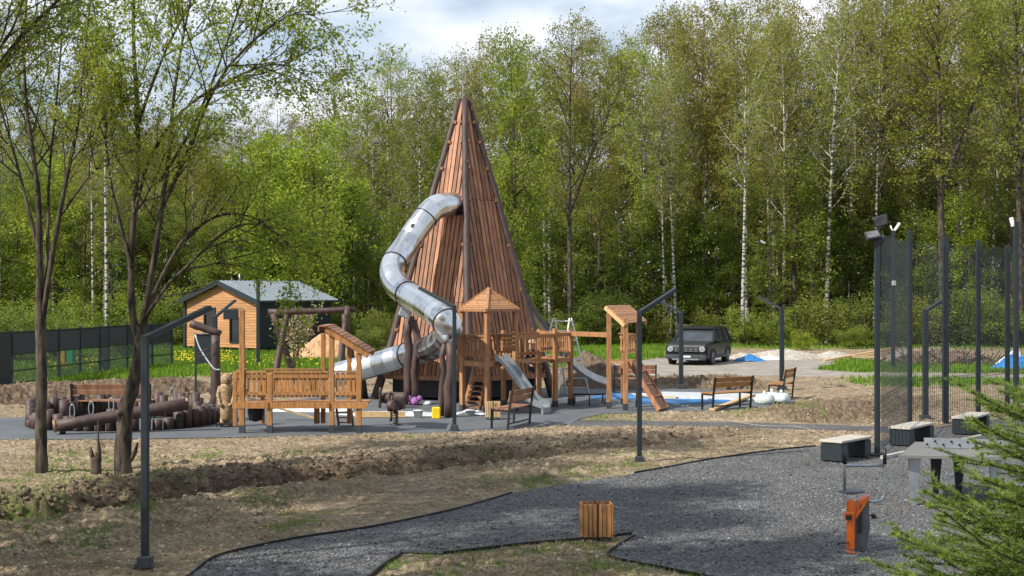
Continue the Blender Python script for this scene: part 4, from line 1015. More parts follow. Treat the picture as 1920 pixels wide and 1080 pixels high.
# ------------------------------------------------------------------ benches and bins
def bench(px, py, rz, W_, label, wood, d=None, group='wooden benches with steel frames'):
    b = G(px, py) if d is None else Vector((X(px, d), d, 0))
    t = thing('park_bench', label, 'bench', (b.x, b.y, 0), R(rz), group)
    mb = MB()
    for i in range(4): mb.rbox((0, -.18+i*.115, .455), (W_, .1, .035), .005)
    mb.build('seat', wood, t)
    mb = MB(); Rm = Matrix.Rotation(R(-10), 3, 'X')
    for i in range(2): mb.rbox((0, .235+i*.025, .68+i*.14), (W_, .03, .125), .005, Rm)
    mb.build('backrest', wood, t)
    for s_ in (-1, 1):
        x_ = s_*(W_/2-.03)
        mb = MB(); mb.bar((x_, -.2, 0), (x_, -.2, .435), .04, .04); mb.bar((x_, -.2, .42), (x_, .24, .42), .04, .04); mb.build('front_leg', M['black'], t)
        mb = MB(); mb.bar((x_, .2, 0), (x_, .24, .44), .045, .045); mb.bar((x_, .24, .44), (x_, .31, .9), .045, .045); mb.build('rear_leg', M['black'], t)
    mb = MB(); mb.bar((-W_/2+.05, .22, .12), (W_/2-.05, .22, .12), .03, .03); mb.build('crossbar', M['black'], t)
    return t
bench(1362, 767, 215, 1.45, 'wooden bench seen from behind in front of the blue mat', M['orange_wood'])
bench(958, 799, 249, 1.5, 'brown wooden bench turned sideways beside the small steel slide', M['slat'])
bench(1464, 747, 246, 1.3, 'farthest right wooden bench behind the tied white sacks', M['orange_wood'])
bench(213, 779, 181, 2.0, 'long brown bench standing behind the log palisade', M['slat'], d=35.6)
bench(1190, 738, 178, 1.35, 'brown bench behind the lean-to tower and its ramp', M['slat'], d=44.5)

def bin_(px, py, hh, label, wood, round_=False):
    b = G(px, py); t = thing('litter_bin', label, 'litter bin', (b.x, b.y, 0), R(4), 'slatted litter bins'); k = hh
    w = .335*k/.5*1.06; z0, z1 = .075*k/.5, k
    mb = MB()
    for sy in (-1, 1):
        for i in range(6):
            c = -w/2+(i+.5)*w/6+(.003 if i >= 3 else -.003); mb.rbox((c, sy*w*.40, (z0+z1)/2), (w/6-.008, .018, z1-z0), .004)
    for sx in (-1, 1):
        for i in range(5): mb.rbox((sx*(w/2+.012), -w*.34+i*w*.17, (z0+z1)/2), (.018, w*.15, z1-z0), .004)
    mb.build('slats', wood, t)
    mb = MB(); mb.box((0, 0, (z0+z1)/2-.02), (w*.86, w*.66, z1-z0-.04)); mb.build('liner', M['black'], t)
    mb = MB(); mb.box((0, -w*.40-.012, (z0+z1)/2), (.018, .008, z1-z0+.02)); mb.box((0, w*.40+.012, (z0+z1)/2), (.018, .008, z1-z0+.02))
    for sx in (-1, 1):
        mb.bar((sx*w*.45, -w*.36, 0), (sx*w*.45, -w*.36, z0+.02), .018, .018); mb.bar((sx*w*.45, w*.36, 0), (sx*w*.45, w*.36, z0+.02), .018, .018)
    mb.bar((0, -w*.36, 0), (0, -w*.36, z0), .016, .016); mb.bar((-w*.45, -w*.36, z0-.004), (w*.45, -w*.36, z0-.004), .014, .014); mb.bar((-w*.45, w*.36, z0-.004), (w*.45, w*.36, z0-.004), .014, .014)
    mb.tube([(.05+math.sin(a)*.035, -w*.36, .036+math.cos(a)*.034) for a in [i*math.pi/6 for i in range(13)]], .006, 5)
    mb.build('frame', M['black'], t)
    mb = MB(); mb.box((.06, -w*.40-.011, z1-.075), (.05, .003, .045)); o = mb.build('badge', M['slat'], t)
    mb = MB()
    for i in range(3): mb.box((.06, -w*.40-.0135, z1-.09+i*.015), (.036, .002, .005))
    mb.build('badge_mark', M['black'], o)
    return t
bin_(1118, 1015, .495, 'near orange slatted litter bin on black feet standing on the gravel', M['orange_wood'])
bin_(924, 787, .45, 'far pale slatted litter bin beside the sideways bench', M['pinelight'])

# block benches at the right
def block(px0, px1, py, d0, d1, hh, label):
    a = Vector((X(px0, d0), d0, 0)); b = Vector((X(px1, d1), d1, 0)); t = thing('block_bench', label, 'bench', a, 0, 'dark block benches with pale tops')
    u = (b-a); L = u.length; u = u/L; v = Vector((-u.y, u.x, 0)); Rm = Matrix((u, v, Vector((0, 0, 1)))).transposed()
    for k in (.0, 1.0):
        c = u*(.14 if k == 0 else L-.14)+v*.22; mb = MB(); mb.rbox(c+Vector((0, 0, hh/2-.02)), (.03, .44, hh-.05), .004, Rm) if 0 else mb.rbox(c+Vector((0, 0, hh/2-.01)), (.26, .44, hh-.06), .008, Rm); mb.build('block', M['metal'], t)
    mb = MB(); mb.rbox(u*(L/2)+v*.22+Vector((0, 0, hh)), (L+.03, .47, .045), .006, Rm); mb.build('seat', M['concrete'], t)
    return t
def block2(px, py, L, rz, hh, label):
    b = G(px, py); t = thing('block_bench', label, 'bench', (b.x, b.y, 0), R(rz), 'dark block benches with pale tops')
    mb = MB(); mb.rbox((0, -L/2+.12, hh/2-.02), (.98, .03, hh-.05), .004); 
    mb.build('end_panel', M['metal'], t)
    return t
block(1578, 1634, 867, 26.4, 27.35, .385, 'near dark block bench with a pale top beside the floodlight pole')
block(1706, 1752, 838, 29.1, 30.3, .375, 'middle dark block bench with a pale top behind the mesh fence')
block(1822, 1856, 817, 31.4, 32.7, .375, 'farther dark block bench with a pale top behind the table')

# tennis table
f = Fr(1790, 950); t = thing('tennis_table', 'grey outdoor tennis table with a perforated steel net and flat tapered legs', 'tennis table', f.o)
ztop = .76
a0, a1, a2, a3 = f(1686, 955, .0), f(1930, 955, -.3), f(1960, 955, 1.4), f(1716, 955, 1.9)
mb = MB(); pts = [Vector((p.x, p.y, ztop)) for p in (a0, a1, a2, a3)]; mb.prism(pts, (0, 0, -.04)); mb.build('table_top', mat('table_grey', (.17, .165, .155), (.13, .127, .12), 5, rough=.55), t)
mb = MB()
n0, n1 = pts[0].lerp(pts[3], .52)+Vector((.15, 0, 0)), pts[1].lerp(pts[2], .52)
u = (n1-n0); L = u.length
mb.bar(n0+Vector((.1, 0, .085)), n1+Vector((0, 0, .085)), .012, .15); mb.build('net', M['greymetal'], t)
mb = MB()
for i in range(14):
    c = n0.lerp(n1, .08+i*.068)+Vector((0, -.014, .06+.05*(i % 2))); mb.tube([c, c+Vector((0, .004, 0))], .02, 8)
mb.build('net_holes', M['black'], t)
for px, dy, lab in ((1716, .12, 0), (1757, .95, 1), (1800, 1.0, 1), (1868, .0, 0)):
    c = f(px, 955, dy); w0, w1 = .1, .05; mb = MB(); mb.prism([Vector((c.x-w0, c.y, ztop-.04)), Vector((c.x+w0*.9, c.y, ztop-.04)), Vector((c.x+w1*.4, c.y, 0)), Vector((c.x-w1, c.y, 0))], (0, .05, 0)); mb.build('leg', M['greymetal'] if not lab else M['metal'], t)

# ------------------------------------------------------------------ exercise bike
f = Fr(1606, 1036); t = thing('exercise_bike', 'orange and grey outdoor exercise bike with tall upright handlebars', 'exercise bike', f.o)
mb = MB(); 
mb.rbox(f(1595, 984), (.085, .1, .6), .012); mb.rbox((f(1595, 1034).x, 0, .008), (.1, .13, .014), .004); mb.build('seat_post', M['orange'], t)
mb = MB(); c = f(1595, 930); mb.tube([(c.x, 0, Z(934, f.d)), (c.x, 0, Z(925, f.d))], .045, 12); mb.build('seat_stem', M['white'], t)
mb = MB(); c = f(1594, 922); mb.tube([c+Vector((-.13, .0, .02)), c+Vector((-.06, 0, .012)), c+Vector((.03, 0, 0.01)), c+Vector((.14, 0, .015)), c+Vector((.18, 0, .02))], [.03, .075, .08, .06, .02], 12); mb.xform(Matrix.Translation(Vector((0, 0, c.z)) ) @ Matrix.Diagonal((1, 1.3, .42, 1)) @ Matrix.Translation(Vector((0, 0, -c.z)))); mb.build('saddle', mat('saddle_grey', (.12, .14, .17), rough=.5), t)
mb = MB(); c = f(1592, 962, -.07); mb.tube([c+Vector((math.sin(a)*.045, -math.cos(a)*.045-.01, 0)) for a in [i*math.pi/7 for i in range(15)]], .014, 6); mb.rbox(c+Vector((0, .01, -.05)), (.11, .04, .06), .006); mb.build('cup_holder', M['orange'], t)
mb = MB(); mb.rbox(c+Vector((-.005, -.02, -.055)), (.07, .02, .055), .004); mb.build('label_plate', M['black'], t)
# body: dark housing with the orange sloping cover
mb = MB(); P = [f(1608, 970), f(1614, 940), f(1630, 935), f(1632, 990), f(1626, 1032), f(1606, 1034)]
mb.prism([p+Vector((0, .02, 0)) for p in P], (0, .11, 0)); mb.build('housing', mat('housing_grey', (.09, .10, .11), (.06, .065, .07), 5, rough=.5), t)
mb = MB(); P = [f(1604, 968), f(1612, 940), f(1628, 930), f(1630, 936), f(1620, 950), f(1606, 972)]
mb.prism([p+Vector((0, -.01, 0)) for p in P], (0, .17, 0)); o = mb.build('cover', M['orange'], t)
mb = MB(); c = f(1613, 950, -.016)
for i in range(3): mb.box(c+Vector((.006*i, 0, .022*i-.02)), (.022, .004, .009), Matrix.Rotation(R(-30), 3, 'Y'))
mb.build('cover_mark', M['black'], o)
mb = MB(); P = [f(1606, 975), f(1616, 960), f(1616, 1000), f(1608, 1000)]; mb.prism([p+Vector((0, -.0, 0)) for p in P], (0, .018, 0)); mb.build('side_plate', M['black'], t)
for s_, x0, y0 in ((1, 1628, 967), (-1, 1598, 1018)):
    mb = MB(); a = f(1618, 992, .07); 
    if s_ == 1:
        mb.bar(f(1622, 966, .05), f(1636, 967, .05), .02, .014); c = f(1638, 967, .05); mb.rbox(c+Vector((.0, 0, 0)), (.05, .1, .05), .012); mb.bar(c+Vector((-.03, 0, -.03)), c+Vector((.05, 0, -.03)), .012, .012)
    else:
        mb.bar(f(1592, 1018, -.06), f(1574, 1018, -.08), .016, .014); mb.rbox(f(1572, 1018, -.09), (.03, .08, .03), .008)
    mb.build('pedal', M['black'], t)
# handlebars: a U of grey tube with two upright ends
mb = MB(); r = .019
mb.tube(spline([f(1628, 940, .05), f(1645, 940, .06), f(1655, 934, .07), f(1659, 918, .08), f(1659, 880, .08), f(1659, 868, .08)], 5), r, 10)
mb.tube([f(1584, 872, -.05), f(1600, 873, -.02), f(1659, 873, .08)], r, 10)
mb.tube([f(1584, 922, -.05), f(1584, 872, -.05), f(1584, 862, -.05)], r*.9, 10); mb.build('handlebar', M['greymetal'], t)
for px, dy in ((1584, -.05), (1659, .08)):
    mb = MB(); mb.tube([f(px, 870, dy), f(px, 840, dy)], r*1.25, 10); mb.build('grip', M['black'], t)

# ------------------------------------------------------------------ parked car
def car():
    b = Vector((X(1287, 61), 61, 0)); t = thing('parked_car', 'dark grey boxy off-road car parked at the edge of the forest', 'car', b, R(-21)); t.scale = (1.07, 1.12, .93)
    # local: front looks along -y
    k = .93; Wc, L = 1.9*k, 4.6*k
    paint = mat('car_paint', (.008, .0095, .011), (.007, .008, .009), 3, rough=.38, spec=.35)
    def prof(y, pts): return y, pts
    # cross-sections from nose to tail: (y, half width at sill, half width at belt, z sill, z belt, z top, half width at top)
    S = [(-.02, .80, .82, .42, .78, .86, .74), (.04, .90, .93, .30, .92, 1.05, .86), (.35, .95, .95, .28, .99, 1.12, .90), (.95, .95, .96, .28, 1.01, 1.15, .90), (1.25, .95, .96, .28, 1.02, 1.17, .90),
         (3.0, .95, .96, .28, 1.04, 1.16, .90), (4.2, .95, .96, .30, 1.05, 1.16, .88), (4.5, .92, .94, .36, 1.0, 1.13, .84), (4.58, .84, .86, .45, .92, 1.02, .78)]
    vs = []; fs = []
    for (y, a, b_, z0, z1, z2, c) in S:
        ring = [(-a, z0), (a, z0), (b_, (z0+z1)/2), (b_, z1), (c, z2), (-c, z2), (-b_, z1), (-b_, (z0+z1)/2)]
        vs += [(x_*k, y*k, z*k) for x_, z in ring]
    n = 8
    for i in range(len(S)-1):
        for j in range(n): fs.append((i*n+j, i*n+(j+1) % n, (i+1)*n+(j+1) % n, (i+1)*n+j))
    fs.append(tuple(range(7, -1, -1))); fs.append(tuple(range((len(S)-1)*n, len(S)*n)))
    mb = MB(); mb.add(vs, [f_[::-1] for f_ in fs]); mb.build('body', paint, t, bevel=.06)
    # cabin: pillars and roof around the glass
    C = [(1.22, 1.12, .88), (1.95, 1.74, .70), (3.2, 1.80, .72), (4.15, 1.74, .70), (4.45, 1.12, .86)]
    mb = MB(); v = []
    lo = [(-.9, 1.2), (.9, 1.2), (.9, 4.46), (-.9, 4.46)]; hi = [(-.72, 1.98), (.72, 1.98), (.72, 4.22), (-.72, 4.22)]
    V = [Vector((x_*k, y*k, 1.1*k)) for x_, y in lo]+[Vector((x_*k, y*k, 1.72*k)) for x_, y in hi]
    gmb = MB(); ctr = Vector((0, 2.9*k, 1.4*k)); gmb.hexa([ctr+(p-ctr)*.985 for p in V])
    gl = mat('car_glass', (.13, .15, .16), (.09, .105, .115), 2, rough=.06, metal=.6)
    gmb.build('windows', gl, t)
    for a, b_ in ((0, 4), (1, 5), (2, 6), (3, 7)): mb.bar(V[a], V[b_], .09, .09)
    for x_ in (-1, 1):
        for y0, y1 in ((2.55, 2.62), (3.5, 3.55)): mb.bar(Vector((x_*.9*k, y0*k, 1.1*k)), Vector((x_*.73*k, y1*k, 1.72*k)), .09, .05)
    mb.build('pillars', paint, t)
    mb = MB(); mb.rbox((0, 3.1*k, 1.76*k), (1.52*k, 2.45*k, .11), .04); o = mb.build('roof', paint, t)
    mb = MB()
    for x_ in (-.66, .66): mb.bar((x_*k, 2.1*k, 1.86*k), (x_*k, 4.0*k, 1.86*k), .04, .04)
    mb.build('roof_rail', M['black'], o)
    # front
    mb = MB(); mb.rbox((0, -.035*k, .78*k), (1.12*k, .05, .27*k), .02); o = mb.build('grille', M['black'], t)
    mb = MB()
    for i in range(3): mb.box((0, -.07*k, (.70+i*.085)*k), (1.08*k, .02, .025))
    for i in range(5): mb.box(((-.44+i*.22)*k, -.07*k, .785*k), (.03, .018, .22))
    mb.build('grille_bars', M['flood'], o)
    hm = mat('headlamp', (.45, .48, .5), (.3, .32, .34), 3, rough=.15)
    for x_ in (-.70, .70):
        mb = MB(); mb.tube([(x_*k, .02, .80*k), (x_*k, -.07, .80*k)], .115, 16); o = mb.build('headlight', hm, t)
        mb = MB(); mb.tube([(x_*k, -.071, .80*k), (x_*k, -.077, .80*k)], .085, 14); mb.build('lens', M['greymetal'], o)
    mb = MB(); mb.rbox((0, -.04, .42*k), (1.78*k, .22, .2), .03); mb.build('bumper', M['foot'], t)
    mb = MB(); mb.box((0, -.16, .44*k), (.42, .01, .08)); mb.build('number_plate', M['white'], t)
    mb = MB(); mb.rbox((0, -.1, .3*k), (1.2*k, .12, .07), .02); mb.build('skid_plate', M['greymetal'], t)
    for x_ in (-1, 1):
        mb = MB(); mb.rbox((x_*1.03*k, 1.5*k, 1.16*k), (.2, .12, .15), .03); mb.build('mirror', paint, t)
        mb = MB(); mb.rbox((x_*.965*k, 2.3*k, .36*k), (.06, 3.*k, .12), .02); mb.build('side_skirt', M['black'], t)
        for y in (2.1, 3.05):
            mb = MB(); mb.rbox((x_*.97*k, (y+.35)*k, .92*k), (.03, .16, .03), .006); mb.build('door_handle', M['black'], t)
        for y in (.88, 3.66):
            # wheel arch
            mb = MB(); mb.tube([(x_*.955*k, (y+math.cos(a)*.43)*k, (.36+math.sin(a)*.43)*k) for a in [i*math.pi/10 for i in range(11)]], .04, 6); mb.tube([(x_*.80*k, y*k, .37*k), (x_*.958*k, y*k, .37*k)], .40*k, 20); mb.build('wheel_arch', M['rubber'], t)
            mb = MB(); mb.tube([(x_*.72*k, y*k, .36*k), (x_*.73*k, y*k, .36*k), (x_*.95*k, y*k, .36*k), (x_*.965*k, y*k, .36*k)], [.33*k, .36*k, .36*k, .33*k], 24); w = mb.build('wheel', M['rubber'], t)
            mb = MB(); c = Vector((x_*.972*k, y*k, .36*k))
            mb.tube([c-Vector((x_*.005, 0, 0)), c+Vector((x_*.006, 0, 0))], .06, 12)
            for s_ in range(5):
                a = 2*math.pi*s_/5+.3; e = Vector((0, math.cos(a), math.sin(a)))*.235; mb.bar(c, c+e, .045, .02, (1, 0, 0))
            mb.tube([c+Vector((0, math.cos(a), math.sin(a)))*.235 for a in [i*math.pi/10 for i in range(21)]], .015, 5)
            mb.build('rim', M['greymetal'], w)
car()

# ------------------------------------------------------------------ worker, ladder
def person():
    d = 42.2; b = Vector((X(993, d), d, 0)); t = thing('person', 'worker in dark clothes and a pale cap standing behind the wooden bridge', 'person', b, R(25))
    J = dict(pel=(0, 0, .92), wst=(0, -.02, 1.08), chs=(0, -.07, 1.32), nek=(0, -.11, 1.47), hed=(0, -.14, 1.56), top=(0, -.15, 1.70),
             hl=(-.1, 0, .9), kl=(-.12, -.05, .5), al=(-.13, .03, .09), tl=(-.14, -.12, .04), hr=(.1, 0, .9), kr=(.12, -.02, .5), ar=(.14, .06, .09), tr=(.16, -.09, .04),
             sl=(-.19, -.08, 1.40), el=(-.24, -.14, 1.14), wl=(-.17, -.33, 1.02), fl=(-.15, -.41, 1.0), sr=(.19, -.08, 1.40), er=(.25, -.12, 1.13), wr=(.18, -.3, 1.0), fr=(.16, -.38, .97))
    rad = dict(pel=.14, wst=.13, chs=.15, nek=.06, hed=.09, top=.075, hl=.1, kl=.065, al=.045, tl=.04, hr=.1, kr=.065, ar=.045, tr=.04, sl=.065, el=.045, wl=.032, fl=.03, sr=.065, er=.045, wr=.032, fr=.03)
    names = list(J); E = [('pel', 'wst'), ('wst', 'chs'), ('chs', 'nek'), ('nek', 'hed'), ('hed', 'top'), ('pel', 'hl'), ('hl', 'kl'), ('kl', 'al'), ('al', 'tl'), ('pel', 'hr'), ('hr', 'kr'), ('kr', 'ar'), ('ar', 'tr'), ('chs', 'sl'), ('sl', 'el'), ('el', 'wl'), ('wl', 'fl'), ('chs', 'sr'), ('sr', 'er'), ('er', 'wr'), ('wr', 'fr')]
    def skin(name, J, rad, E, m, parent, root):
        names = list(J); me = bpy.data.meshes.new(name); me.from_pydata([J[n_] for n_ in names], [(names.index(a), names.index(b_)) for a, b_ in E], [])
        o = bpy.data.objects.new(name, me); COL.objects.link(o); o.parent = parent; me.materials.append(m)
        md = o.modifiers.new('skin', 'SKIN'); md.use_smooth_shade = True
        for i, n_ in enumerate(names): me.skin_vertices[0].data[i].radius = (rad[n_], rad[n_]*.85); me.skin_vertices[0].data[i].use_root = (n_ == root)
        s_ = o.modifiers.new('sub', 'SUBSURF'); s_.levels = 1; s_.render_levels = 2
        return o
    m, tt, p = newmat('clothed_body'); L = tt.links; tc = N(tt, 'ShaderNodeTexCoord'); sp = N(tt, 'ShaderNodeSeparateXYZ'); L.new(tc.outputs['Object'], sp.inputs[0])
    rp = N(tt, 'ShaderNodeValToRGB'); rp.color_ramp.interpolation = 'CONSTANT'; e = rp.color_ramp.elements; mr = N(tt, 'ShaderNodeMapRange'); mr.inputs['From Max'].default_value = 2; L.new(sp.outputs[2], mr.inputs[0]); L.new(mr.outputs[0], rp.inputs[0])
    e[0].position = 0; e[0].color = (.012, .012, .012, 1); e[1].position = .05; e[1].color = (.02, .025, .035, 1)
    k = e.new(.47); k.color = (.018, .018, .02, 1); k = e.new(.735); k.color = (.45, .27, .19, 1); L.new(rp.outputs[0], p.inputs['Base Color']); p.inputs['Roughness'].default_value = .8
    o = skin('body', J, rad, E, m, t, 'pel')
    mb = MB(); mb.lathe((0, -.15, 1.64), [(.1, 0), (.105, .04), (.085, .1), (.03, .125)], 14); mb.prism([Vector((-.07, -.23, 1.66)), Vector((.07, -.23, 1.66)), Vector((.05, -.32, 1.65)), Vector((-.05, -.32, 1.65))], (0, 0, .012)); mb.build('cap', mat('cap_cloth', (.5, .38, .24), rough=.9), o)
    hm = mat('hand_skin', (.45, .27, .19), rough=.6)
    for s_ in ((-.15, -.41, 1.0), (.16, -.38, .97)):
        mb = MB(); c = Vector(s_); mb.tube([c+Vector((0, .06, .01)), c, c+Vector((0, -.05, 0))], [.028, .036, .03], 8)
        for i in range(4): mb.tube([c+Vector((-.026+i*.017, -.05, 0)), c+Vector((-.027+i*.018, -.08-.006*(i in (1, 2)), -.008)), c+Vector((-.027+i*.018, -.095, -.03))], [.009, .008, .007], 6)
        mb.tube([c+Vector((.03, -.0, 0)), c+Vector((.05, -.03, -.01)), c+Vector((.045, -.055, -.02))], [.011, .01, .008], 6); mb.build('hand', hm, o)
person()
def stepladder():
    d = 43.6; b = Vector((X(1054, d), d, 0)); t = thing('step_ladder', 'white folding step ladder standing behind the wooden play set', 'ladder', b, R(0))
    for s_ in (-1, 1):
        mb = MB(); 
        for x_ in (-.26, .26): mb.bar((x_*1.35+s_*.5, s_*.35, 0), (x_+s_*.03, s_*.03, 2.36), .05, .03)
        for i in range(8): k = (i+.7)/8; mb.bar((-.33*(1-k*.25)+s_*(.5-.47*k), s_*(.35-.32*k), 2.36*k), (.33*(1-k*.25)+s_*(.5-.47*k), s_*(.35-.32*k), 2.36*k), .04, .03)
        mb.build('rail_frame', M['white'], t)
stepladder()

# ------------------------------------------------------------------ loose building material
def heap(name, px, py, w, dp, h, m, label, cat, seed=1, d=None, sharp=.35, kind=None, res=60):
    b = G(px, py) if d is None else Vector((X(px, d), d, 0)); g = np.linspace(-1, 1, res); Xg, Yg = np.meshgrid(g, g, indexing='ij'); x = Xg.ravel(); y = Yg.ravel()
    r = np.hypot(x, y); nz = fbm(x+seed*7.7, y+seed*3.1, 2.4, 6, .62); nz2 = np.abs(fbm(x+seed*2.3, y+seed*5.1, 5, 4, .6)-.5)*2; r = r*(1+.5*(fbm(x*1.0+seed, y+seed*2, 1.6, 2)-.5)); z = (np.clip(1-r**1.3, 0, 1)**.9*(1-sharp+2.2*sharp*(nz-.1))-nz2*.28*np.clip(1.15-r, 0, 1))*h
    z = np.where(r > .98, -.05, z)
    V = np.stack([x*w/2+(nz-.5)*.2*w*.3, y*dp/2, z], 1); idx = np.arange(res*res).reshape(res, res); q = np.stack([idx[:-1, :-1], idx[1:, :-1], idx[1:, 1:], idx[:-1, 1:]], -1).reshape(-1, 4)
    o = np_mesh(name, V, q, m, smooth=True); o.location = b; tag(o, label, cat, kind=kind); return o
heap('sand_heap', 610, 673, 3.6, 3, 1.15, M['sand'], 'orange sand heap behind the log swing frame', 'sand heap', 2)
heap('soil_heap', 1105, 712, 2.6, 2.2, 1.35, M['soil'], 'dark soil heap behind the wooden play set', 'soil heap', 3, d=47.5)
heap('soil_heap', 1170, 712, 3, 2.0, .45, M['soil'], 'low dark soil heap left of the lean-to tower ramp, behind it', 'soil heap', 4, d=47.6)
heap('rubble_heap', 1470, 672, 5.0, 3, .42, M['rubble'], 'pale low rubble heap right of the parked car', 'rubble', 5)
heap('rubble_heap', 1400, 673, 2.0, 1.6, .32, M['rubble'], 'small pale rubble heap under the crumpled blue sheet', 'rubble', 6)
heap('soil_heap', 1760, 684, 5.5, 3, .75, M['soil'], 'brown heap of soil and brushwood behind the court fence', 'soil heap', 7)
heap('rubble_heap', 1690, 680, 2.2, 2, .65, M['rubble'], 'pale heap of bagged rubble behind the far slim pole', 'rubble', 8)
heap('rubble_heap', 1560, 672, 3, 2, .35, M['rubble'], 'pale low heap at the left end of the lying boards', 'rubble', 9)
heap('tarp', 1403, 677, 1.5, 1.1, .30, M['blueplastic'], 'crumpled bright blue sheet beside the parked car', 'tarpaulin', 10, sharp=.7, res=34)
heap('tarp', 1440, 674, 1.4, .9, .22, M['plastic'], 'crumpled white sheet on the pale rubble heap', 'tarpaulin', 11, sharp=.7, res=34)
heap('tarp', 1910, 694, 2.4, 1.5, .65, M['blueplastic'], 'large blue tarpaulin heap at the right edge behind the court', 'tarpaulin', 12, sharp=.7, res=40)
heap('tarp', 1900, 688, 1.7, 1.1, .8, M['plastic'], 'white tarpaulin bundle behind the large blue tarpaulin heap', 'tarpaulin', 13, sharp=.7, res=36)
heap('tarp', 1165, 746, 1.9, 1.2, .16, M['blueplastic'], 'flat crumpled blue sheet under the lean-to tower', 'tarpaulin', 14, sharp=.6, res=18)
heap('plastic_sheet', 735, 777, 2.9, 1.3, .10, M['plastic'], 'crumpled white plastic sheet lying between play deck and tower', 'plastic sheet', 15, sharp=.6, res=30)
heap('plastic_sheet', 585, 770, 2.2, 1.0, .18, M['plastic'], 'white plastic sheet seen under the wooden play deck', 'plastic sheet', 16, sharp=.6, res=24)
heap('plastic_sheet', 880, 776, 1.0, .8, .12, M['plastic'], 'white plastic scraps around the steps of the roofed play house', 'plastic sheet', 17, sharp=.6, res=18)
heap('plastic_sheet', 1200, 742, 1.4, 1.0, .08, M['plastic'], 'pale plastic sheet beside the blue mat, left of it', 'plastic sheet', 18, sharp=.6, res=18)
mb = MB(); P = [G(1195, 756, .03), G(1370, 754, .03), G(1365, 746, .03), G(1200, 746, .03)]; mb.prism(P, (0, 0, -.05)); tag(mb.build('play_mat', M['blueplastic']), 'long flat blue mat lying behind the nearest right bench', 'mat')
mb = MB(); P = [G(1245, 745, .06), G(1410, 748, .06), G(1440, 738, .06), G(1240, 734, .06)]; mb.prism(P, (0, 0, -.05)); tag(mb.build('foil_sheet', M['plastic']), 'pale grey sheet spread beyond the blue mat', 'sheet')
def plank(p, q, w, h, label, wood=None):
    mb = MB(); mb.bar(p, q, w, h); o = mb.build('plank', wood or M['pinelight']); tag(o, label, 'plank', 'loose boards left by the builders')
plank(G(1335, 768, .05), G(1412, 740, .1), .16, .05, 'pale board lying slantwise beneath the right bench')
plank(G(510, 762, .35), G(590, 784, .05), .14, .04, 'pale board leaning under the wooden play deck')
plank(G(1545, 676, .1), G(1680, 652, .6), .2, .07, 'long pale board slanting up over the rubble')
plank(G(1560, 674, .1), G(1640, 664, .3), .2, .07, 'shorter lower pale board beside the long slanting one')
plank(G(1600, 668, .3), G(1720, 672, .2), .25, .08, 'board lying flat across the rubble behind the floodlight pole')
plank(G(665, 777, .09), G(760, 777, .09), .1, .14, 'pale beam lying on the white sheet')
plank(G(1190, 740, .1), G(1270, 746, .1), .12, .04, 'short board lying across the blue mat')
# twigs and brushwood
mb = MB(); r2 = random.Random(3)
for i in range(60):
    a = G(r2.uniform(1690, 1870), r2.uniform(680, 686), .1); mb.bar(a, a+Vector((r2.uniform(-1, 1), r2.uniform(-.3, .3), r2.uniform(.1, .8))), .03, .03)
tag(mb.build('brushwood', M['barkdk']), 'tangle of cut branches on the brown heap behind the court', 'brushwood', kind='stuff')
def sack(px, py, label, s=1.0):
    b = G(px, py); r = random.Random(px); t = thing('sack', label, 'sack', b, r.uniform(0, 3), 'tied white sacks')
    mb = MB(); n = 16; prof = [(.22, 0), (.29, .06), (.30, .15), (.26, .24), (.19, .29), (.09, .31)]
    vs = []; fs = []
    for i, (rr, z) in enumerate(prof):
        for j in range(n):
            a = 2*math.pi*j/n; q = rr*(1+.1*math.sin(3*a+i)+r.uniform(-.06, .06))*s; vs.append((q*math.cos(a), q*math.sin(a)*.9, z*s))
    for i in range(len(prof)-1):
        for j in range(n): fs.append((i*n+j, i*n+(j+1) % n, (i+1)*n+(j+1) % n, (i+1)*n+j))
    fs.append(tuple(range(n-1, -1, -1))); fs.append(tuple(range((len(prof)-1)*n, len(prof)*n))); mb.add(vs, fs, True); mb.build('bag', M['sackm'], t)
    mb = MB(); mb.tube([(-.02, 0, .29*s), (.0, 0, .33*s), (.05, .02, .35*s)], [.07, .035, .06], 8, wob=.4, rng=r); mb.build('knot', M['sackm'], t)
M['sackm'] = mat('sack_cloth', (.60, .64, .60), (.36, .42, .42), 7, rough=.55, bump=.8)
sack(1435, 758, 'left of the tied white sacks beside the right bench', .95); sack(1448, 752, 'middle tied white sack, half hidden by the other two', .85); sack(1465, 756, 'right greenish-white tied sack below the lamp post', .95)
def bucket(px, py, h, r, m, label, square=False):
    b = G(px, py); t = thing('bucket', label, 'bucket', b)
    mb = MB()
    if square: mb.rbox((0, 0, h/2), (2*r, 2*r*.9, h), .02)
    else: mb.lathe((0, 0, 0), [(r*.85, 0), (r, h*.92), (r*1.06, h*.93), (r*1.06, h), (r*.95, h)], 18)
    mb.build('body', m, t)
    mb = MB(); mb.tube([(math.cos(a)*r, -r*.5-math.sin(a)*.02, h*.9-math.sin(a)*h*.45) for a in [i*math.pi/8 for i in range(9)]], .006, 5); mb.build('handle', M['black'], t)
bucket(818, 785, .29, .105, M['yellow'], 'bright yellow bucket on the ground between the tower and the lamp post', True)
bucket(784, 783, .19, .12, M['white'], 'white bucket on the plastic sheet left of the yellow bucket'); bucket(882, 779, .14, .12, M['white'], 'white tub on the ground beneath the play house steps')
